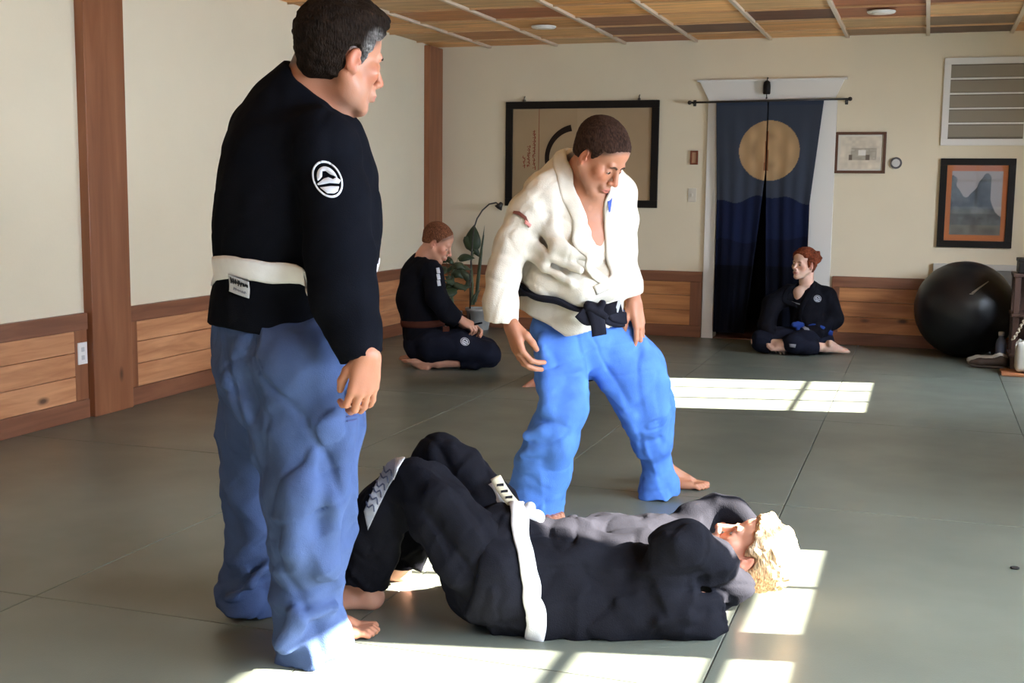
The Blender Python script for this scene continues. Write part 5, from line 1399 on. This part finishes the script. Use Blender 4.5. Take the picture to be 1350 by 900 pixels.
    decal('shoulder_patch', f, J(693, 293, 4.3), D((.8, -.3, -.45)), D((.4, .2, .9)), D((.3, .9, -.2)), [(-.012, .008), (.014, .004), (.012, -.008), (-.012, -.006)], plain('pink_thread', (.62, .25, .22), .7), root, .003, .010)
    # --- belt
    c0 = J(753, 402, 4.58); n = 40; pts = []
    for i in range(n):
        a = 2*PI*i/n; d = R3*math.cos(a)+A3*math.sin(a); pts.append(c0+d*.22+Z3*(-.058*math.cos(a)-.012*math.sin(a)))
    bl = band('belt', f, pts, .052, M_blackbelt, root, .008, .012, closed=True, n=110, mm=7, side=Z3, it=12)
    band('belt', f, [p+Z3*.012+np.array([0, 0, 0]) for p in pts], .045, M_blackbelt, root, .008, .020, closed=True, n=110, mm=7, side=Z3, it=12)
    k = S(); K0 = J(786, 410, 4.34)
    M_k = np.stack([nrm(D((1, 0, -.25))), nrm(D((.1, -1, 0))), nrm(D((.25, 0, 1)))], 1)
    k.u(bb(rbox(K0, (.048, .020, .030), M_k, .012), K0-.08, K0+.08), .01)
    k.u(cone(K0+D((-.03, -.02, .02)), K0+D((.03, -.02, -.015)), .016, .014), .01); k.u(cone(K0+D((-.01, -.01, -.03)), K0+D((.02, -.02, .03)), .014, .014), .01)
    finish(k, 'belt_knot', .004, M_blackbelt, root, 1)
    def tail(p0, p1, p2, w, col=M_blackbelt):
        c = resample([p0, p1, p2], 16); t = np.gradient(c, axis=0); t /= np.linalg.norm(t, axis=1, keepdims=True); nn = nrm(D((.25, -1, .15)))
        s_ = np.cross(t, nn); s_ /= np.linalg.norm(s_, axis=1, keepdims=True); P = c[:, None]+s_[:, None]*np.linspace(-w/2, w/2, 4)[None, :, None]
        return link('belt_end', strip_mesh('belt_end', P, np.tile(nn, P.shape[:2]+(1,)), .006), col, root, True)
    tail(K0+D((.0, -.02, -.01)), K0+D((-.03, -.03, -.025)), K0+D((-.06, -.03, .0)), .05)
    tail(K0+D((-.01, -.025, .01)), K0+D((.005, -.035, -.035)), K0+D((.012, -.03, -.085)), .055)
    e = tail(K0+D((.01, -.02, .0)), K0+D((.05, -.03, .012)), K0+D((.088, -.02, .022)), .042)
    c_ = K0+D((.076, -.028, .020)); Mx = M_k
    link('belt_end_bar', strip_mesh('bar', np.array([[c_+Mx@np.array([x, 0, z]) for z in (-.021, .021)] for x in (-.006, .006)]), np.tile(M_k[:, 1], (2, 2, 1)), .004), plain('grey_bar', (.45, .46, .5), .7), e)
    # --- trousers
    t = S()
    t.u(fcone(*[px(760, 415, 60, 4.62)[0], px(764, 445, 1, 4.64)[0]], 54*4.62/FPX, 58*4.62/FPX, Fd, .85), .03)
    t.u(sleeve(pxs([(738, 440, 40, 4.60), (741, 500, 31, 4.52), (743, 535, 27, 4.46), (728, 575, 31, 4.50), (714, 620, 35, 4.55), (703, 665, 36, 4.59), (700, 690, 37, 4.6)]), (J(700, 672, 4.6), D((-.28, 0, -1))), .006, .04), .02)
    t.u(sleeve(pxs([(795, 440, 42, 4.66), (832, 490, 42, 4.66), (851, 535, 36, 4.70), (861, 580, 24, 4.77), (865, 612, 17, 4.83), (868, 640, 24, 4.87), (868, 660, 28, 4.88)]), (J(868, 651, 4.88), D((.05, 0, -1))), .006, .03), .02)
    def rdg(pts, r, k): t.chain([(J(x, y, z), r) for x, y, z in pts], k)
    rdg([(765, 505, 4.44), (758, 540, 4.40), (740, 590, 4.42), (728, 650, 4.50)], .022, .05)
    rdg([(715, 450, 4.47), (722, 500, 4.43), (722, 535, 4.40)], .018, .05)
    rdg([(695, 575, 4.44), (715, 568, 4.41), (745, 560, 4.40)], .012, .03)
    rdg([(690, 600, 4.46), (712, 590, 4.43), (742, 578, 4.42)], .012, .03)
    rdg([(785, 470, 4.56), (800, 505, 4.60), (830, 545, 4.62), (845, 600, 4.74)], .016, .04)
    rdg([(845, 455, 4.58), (870, 505, 4.60), (872, 545, 4.62)], .016, .05)
    t.d(folds(.008, stretch(D((.3, 0, -1)), 10, 3), 51, .002))
    t.d(folds(.006, stretch(D((1, 0, .3)), 15, 5), 61, .0015))
    finish(t, 'trousers', .005, M_bright, root, 1)
def _bbell(c, r): return ell(c, r, None)
white_man()
# ================================================================== exercise ball
root = empty('exercise_ball', (.31, 9.775, 0), 'large black exercise ball on the mat against the back wall', 'exercise ball')
M_ball = plain('black_ball_rubber', (.005, .005, .006), .38, .4, bump=.1, bscale=120)
bm = bmesh.new(); bmesh.ops.create_uvsphere(bm, u_segments=96, v_segments=64, radius=.365)
BC = Vector((.31, 9.77, .362))
for v in bm.verts:
    z = v.co.z/.365; v.co = Vector((v.co.x*1.01, v.co.y*1.01, v.co.z*.99)); r_ = (v.co.xy.length)/.365
    ang = math.degrees(math.acos(max(-1, min(1, z))))
    if 40 < ang < 140: v.co *= 1-.004*(.5+.5*math.cos(math.radians(ang*18)))
Rm = Matrix.Rotation(.5, 4, 'Y') @ Matrix.Rotation(-.5, 4, 'X')
bmesh.ops.transform(bm, matrix=Matrix.Translation(BC) @ Rm, verts=bm.verts)
me = bpy.data.meshes.new('rubber_shell'); bm.to_mesh(me); bm.free(); link('rubber_shell', me, M_ball, root, True)
c1 = J(1284, 385, 9.45); f = _cone0(np.array(BC), np.array(BC)+1e-4, .365, .365)
pts = settle(f, np.array([J(1282, 386, 8.83), J(1291, 379, 8.84), J(1303, 371, 8.88)]), .004)
MB().tube(pts, [.010, .006, .004], 8).build('white_mark', plain('scuffed_tape', (.30, .29, .27), .5), root, True)
MB().lathe([(0, .006), (.012, .005), (.014, 0)], tuple(settle(f, np.array([J(1281, 387, 8.83)]), .002)[0]), 14).build('valve_plug', plain('valve_white', (.35, .34, .32), .5), root, True)

# ================================================================== potted plants and the gooseneck lamp
M_leaf = plain('dark_leaf', (.030, .050, .022), .45, .4, var=.25, vscale=9)
M_leaf2 = plain('grey_green_leaf', (.055, .075, .040), .5, .4, var=.25, vscale=9)
M_stem = plain('plant_stem', (.10, .12, .06), .6)
M_soil = plain('potting_soil', (.030, .020, .013), .95, bump=.6, bscale=90)
def pot(c, r, h, name, label, mat):
    root = empty(name, c, label, 'potted plant')
    MB().lathe([(0, 0), (r*.72, 0), (r*.76, .01), (r*.96, h*.86), (r*1.04, h*.87), (r*1.06, h), (r*.97, h), (r*.93, h*.9), (r*.70, .02), (0, .02)], c, 40).build('pot', mat, root, True)
    MB().lathe([(0, h*.93), (r*.5, h*.925), (r*.94, h*.90)], c, 32).build('soil', M_soil, root, True)
    return root
def leaf(root, base, tip, w, mat, drop=.02, lobes=0, nrm_=(0, -1, .3), name='leaf'):
    base = np.asarray(base, float); tip = np.asarray(tip, float); n = 15; t = np.linspace(0, 1, n)
    ax = tip-base; L_ = np.linalg.norm(ax); side = nrm(np.cross(ax, nrm_)); up = nrm(np.cross(side, ax))
    c = base+t[:, None]*ax+(np.sin(t*PI)*drop)[:, None]*up
    ww = w*np.sin(np.clip(t*1.02, 0, 1)**.62*PI)**.8
    if lobes: ww = ww*(.62+.38*np.abs(np.cos(t*PI*lobes)))
    mm = 7; u = np.linspace(-1, 1, mm)
    P = c[:, None]+side[None, None]*(u[None, :, None]*ww[:, None, None]/2)+up[None, None]*((u**2)[None, :, None]*ww[:, None, None]*-.18)
    Nn = np.tile(up, P.shape[:2]+(1,)); return link(name, strip_mesh(name, P, Nn, .002), mat, root, True)
M_pot = plain('glazed_grey_pot', (.36, .36, .34), .45, .4, var=.15, vscale=12)
PC = (-3.69, 9.95, 0)
root = pot(PC, .115, .19, 'potted_plant', 'tall plant with a dark arrow leaf and long blade in a wide grey pot', M_pot)
top = np.array(PC)+[0, 0, .17]
w0 = lambda x, y: J(x, y, (np.array(PC)-CAM)@FW)
MB().tube([w0(622, 402), w0(623, 375), w0(621, 345), w0(626, 325)], [.013, .011, .009, .005]).build('stem', M_stem, root, True)
MB().tube([w0(625, 402), w0(632, 360), w0(638, 310)], [.006, .005, .004]).build('stem', M_stem, root, True)
leaf(root, w0(621, 331), w0(625, 296), .16, M_leaf, .02)
leaf(root, w0(612, 312), w0(634, 340), .09, M_leaf, .01)
leaf(root, w0(627, 400), w0(639, 296), .035, M_leaf2, .015)
for a, bq, w in (((622, 372), (604, 352), .07), ((622, 365), (612, 385), .05), ((623, 402), (634, 380), .03), ((620, 402), (629, 384), .03)):
    leaf(root, w0(*a), w0(*bq), w, M_leaf2, .02)
PC2 = tuple(H(597, 439)); M_pot2 = plain('pale_blue_pot', (.34, .38, .46), .4, .4)
root = pot(PC2, .075, .19, 'potted_plant', 'bushy split-leaf plant in a small pale blue pot behind the kneeling man', M_pot2)
w1 = lambda x, y, d=0: J(x, y, (np.array(PC2)-CAM)@FW+d)
rng = random.Random(12)
MB().tube([w1(597, 404), w1(594, 375), w1(598, 345)], [.014, .011, .006]).build('stem', M_stem, root, True)
for i in range(26):
    sx = rng.uniform(586, 606); sy = rng.uniform(335, 385); a = rng.uniform(-.4, PI+.4); l = rng.uniform(14, 26)
    ex = sx+math.cos(a)*l; ey = sy-math.sin(a)*l*.5+rng.uniform(2, 14); d = rng.uniform(-.12, .10)
    MB().tube([w1(596, 385), w1((596+sx)/2, (380+sy)/2-3, d/2), w1(sx, sy, d)], [.004, .003, .0025], 6).build('stem', M_stem, root, True)
    leaf(root, w1(sx, sy, d), w1(ex, ey, d-.03), rng.uniform(.05, .09), M_leaf if rng.random() < .6 else M_leaf2, rng.uniform(.01, .04), rng.choice([0, 2, 3]), (rng.uniform(-.3, .3), -1, rng.uniform(.2, .8)))
# gooseneck lamp
LP = (-3.74, 9.86, 0); root = empty('floor_lamp', LP, 'thin black gooseneck floor lamp arching over the plants beside the big picture', 'lamp')
w2 = lambda x, y, d=0: J(x, y, (np.array(LP)-CAM)@FW+d)
M_lamp = plain('lamp_black', (.015, .012, .010), .4, .5)
MB().lathe([(0, 0), (.10, 0), (.10, .012), (.02, .022), (0, .022)], (LP[0], LP[1], 0), 28).build('base', M_lamp, root, True)
zt = w2(624, 305)[2]
MB().tube([(LP[0], LP[1], .02), (LP[0], LP[1], .5), w2(623, 318), w2(625, 300), w2(629, 288), w2(636, 277), w2(645, 269), w2(654, 267), w2(658, 270)], .0065).build('gooseneck', M_lamp, root, True)
hd = Matrix.Translation(Vector(w2(659, 271))) @ Matrix.Rotation(math.radians(35), 4, 'Y')
mb = MB().lathe([(0, .035), (.016, .03), (.022, .01), (.038, -.025), (.034, -.025), (.018, .005), (0, .01)], (0, 0, 0), 24); bmesh.ops.transform(mb.bm, matrix=hd, verts=mb.bm.verts); mb.build('lamp_head', M_lamp, root, True)

# ================================================================== clutter by the right edge
DZ_ = 9.35
E1 = lambda x, y, d=0: J(x, y, DZ_+d)
root = empty('wooden_stand', (.90, 9.25, 0), 'dark wooden stand with posts and shelves at the right edge, beside the ball', 'stand')
M_dkw = wood('dark_walnut', (.035, .014, .009), (.07, .03, .016), False, 'z', .45)
x0, x1, y0, y1 = .608, 1.20, 9.10, 9.40
for a, bq in ((x0, y0), (x0, y1-.04), (x1-.04, y0), (x1-.04, y1-.04)): MB().box((a, bq, 0), (a+.04, bq+.04, .66), .004).build('post', M_dkw, root)
for z in (.10, .38, .66): MB().box((x0-.01, y0-.01, z), (x1+.01, y1+.01, z+.022), .004).build('shelf', M_dkw, root)
MB().box((x0, y1-.012, .10), (x1, y1, .66)).build('back_panel', M_dkw, root)
root = empty('storage_box', (.85, 9.25, .682), 'black box lying on top of the dark wooden stand', 'box')
MB().box((.63, 9.13, .684), (.95, 9.38, .76), .006).build('body', M_black, root); MB().box((.625, 9.125, .76), (.955, 9.385, .785), .005).build('lid', M_black, root)
root = empty('wooden_board', (.80, 8.92, 0), 'orange-brown wooden board lying on the mat at the right edge', 'board')
MB().box((.54, 8.80, .001), (1.25, 9.06, .02), .004).build('plank', wood('orange_board', (.30, .11, .045), (.42, .18, .08), True, 'x'), root)
JC = (.70, 8.92, .021)
root = empty('plastic_jug', JC, 'cloudy white plastic jug standing on the wooden board at the right edge', 'jug')
M_jug = plain('cloudy_plastic', (.50, .49, .44), .4, .5)
s = S(); s.u(bb(rbox((JC[0], JC[1], .13), (.075, .075, .105), None, .03), (JC[0]-.09, JC[1]-.09, .02), (JC[0]+.09, JC[1]+.09, .25)), .02); s.u(cone((JC[0]+.02, JC[1], .23), (JC[0]+.02, JC[1], .26), .03, .022), .03); s.s_(ell((JC[0]-.055, JC[1], .21), (.03, .05, .03)), .01)
s.u(cone((JC[0]-.05, JC[1], .24), (JC[0]-.065, JC[1], .16), .010, .010), .01)
finish(s, 'body', .005, M_jug, root, 1)
MB().lathe([(0, .02), (.022, .018), (.024, 0), (0, 0)], (JC[0]+.02, JC[1], .265), 20).build('cap', plain('blue_cap', (.05, .09, .25), .4), root, True)
def shoe(c, yaw, label, mat, sole, sc=1.):
    root = empty('shoe', c, label, 'shoe'); f = np.array([math.cos(yaw), math.sin(yaw), 0]); F = Fr(np.array(c)+[0, 0, .0], f, Z3, sc)
    s = S(); s.u(F.cone((0, .04, .045), (0, .20, .035), .036, .034), .03); s.u(F.cone((0, .03, .06), (0, .05, .085), .034, .03), .03); s.u(F.cone((0, .20, .032), (.004, .25, .028), .034, .026), .02)
    s.s_(F.ell((0, .045, .11), (.024, .042, .05)), .01); s.i(plane(F.p(0, 0, .016), F.v(0, 0, -1)), .003)
    finish(s, 'upper', .005, mat, root, 1)
    q = S(); q.u(F.cone((0, .035, .010), (0, .235, .010), .037, .036), .02); q.i(plane(F.p(0, 0, .022), F.v(0, 0, 1)), .003); q.i(plane(F.p(0, 0, .002), F.v(0, 0, -1)), .003); finish(q, 'sole', .005, sole, root, 1)
    for k_ in range(3): MB().tube([F.p(-.018, .10+.03*k_, .072-.006*k_), F.p(0, .105+.03*k_, .078-.006*k_), F.p(.018, .10+.03*k_, .072-.006*k_)], .0025, 6).build('lace', sole, root, True)
wsh = plain('white_canvas', (.40, .37, .32), .7); dsh = plain('dark_shoe_leather', (.035, .022, .016), .5); rub = plain('shoe_rubber', (.28, .25, .21), .7)
shoe((.60, 9.30, .001), math.radians(170), 'pale canvas shoe on the mat between the ball and the jug', wsh, rub, 1.0)
shoe((.60, 9.16, .001), math.radians(172), 'dark leather shoe in front of the pale canvas shoe near the jug', dsh, plain('dark_rubber', (.05, .035, .025), .7), .95)
root = empty('water_bottle', (.56, 9.42, 0), 'blue-grey water bottle standing behind the shoes beside the ball', 'bottle')
MB().lathe([(0, 0), (.034, 0), (.037, .01), (.037, .15), (.03, .18), (.018, .195), (.018, .215), (0, .215)], (.56, 9.42, 0), 28).build('body', plain('bottle_blue', (.06, .075, .12), .35, .5), root, True)
MB().lathe([(0, 0), (.021, 0), (.021, .028), (0, .03)], (.56, 9.42, .21), 20).build('cap', plain('bottle_cap', (.35, .36, .38), .4), root, True)
root = empty('jump_rope', (.66, 9.07, .3), 'pale knotted rope hanging down the front of the wooden stand', 'rope')
pts = [J(x, y, 8.36) for x, y in ((1358, 405), (1352, 418), (1346, 430), (1340, 441), (1334, 448))]
c = resample(pts, 60); a = np.arange(60)*.9
MB().tube(c+np.stack([np.cos(a)*.004, np.sin(a)*.004, 0*a], -1), .008, 8).build('cord', plain('rope_tan', (.32, .26, .18), .8), root, True)
# bead of lint on the mat
root = empty('hair_tie', H(1338, 748), 'tiny dark hair tie lying on the mat near the right edge', 'hair tie')
c = H(1338, 748, .004); MB().tube([c+.011*np.array([math.cos(t), math.sin(t)*.8, 0]) for t in np.linspace(0, 2*PI, 20)], .0035, 8).build('loop', plain('tie_black', (.02, .018, .018), .8), root, True)
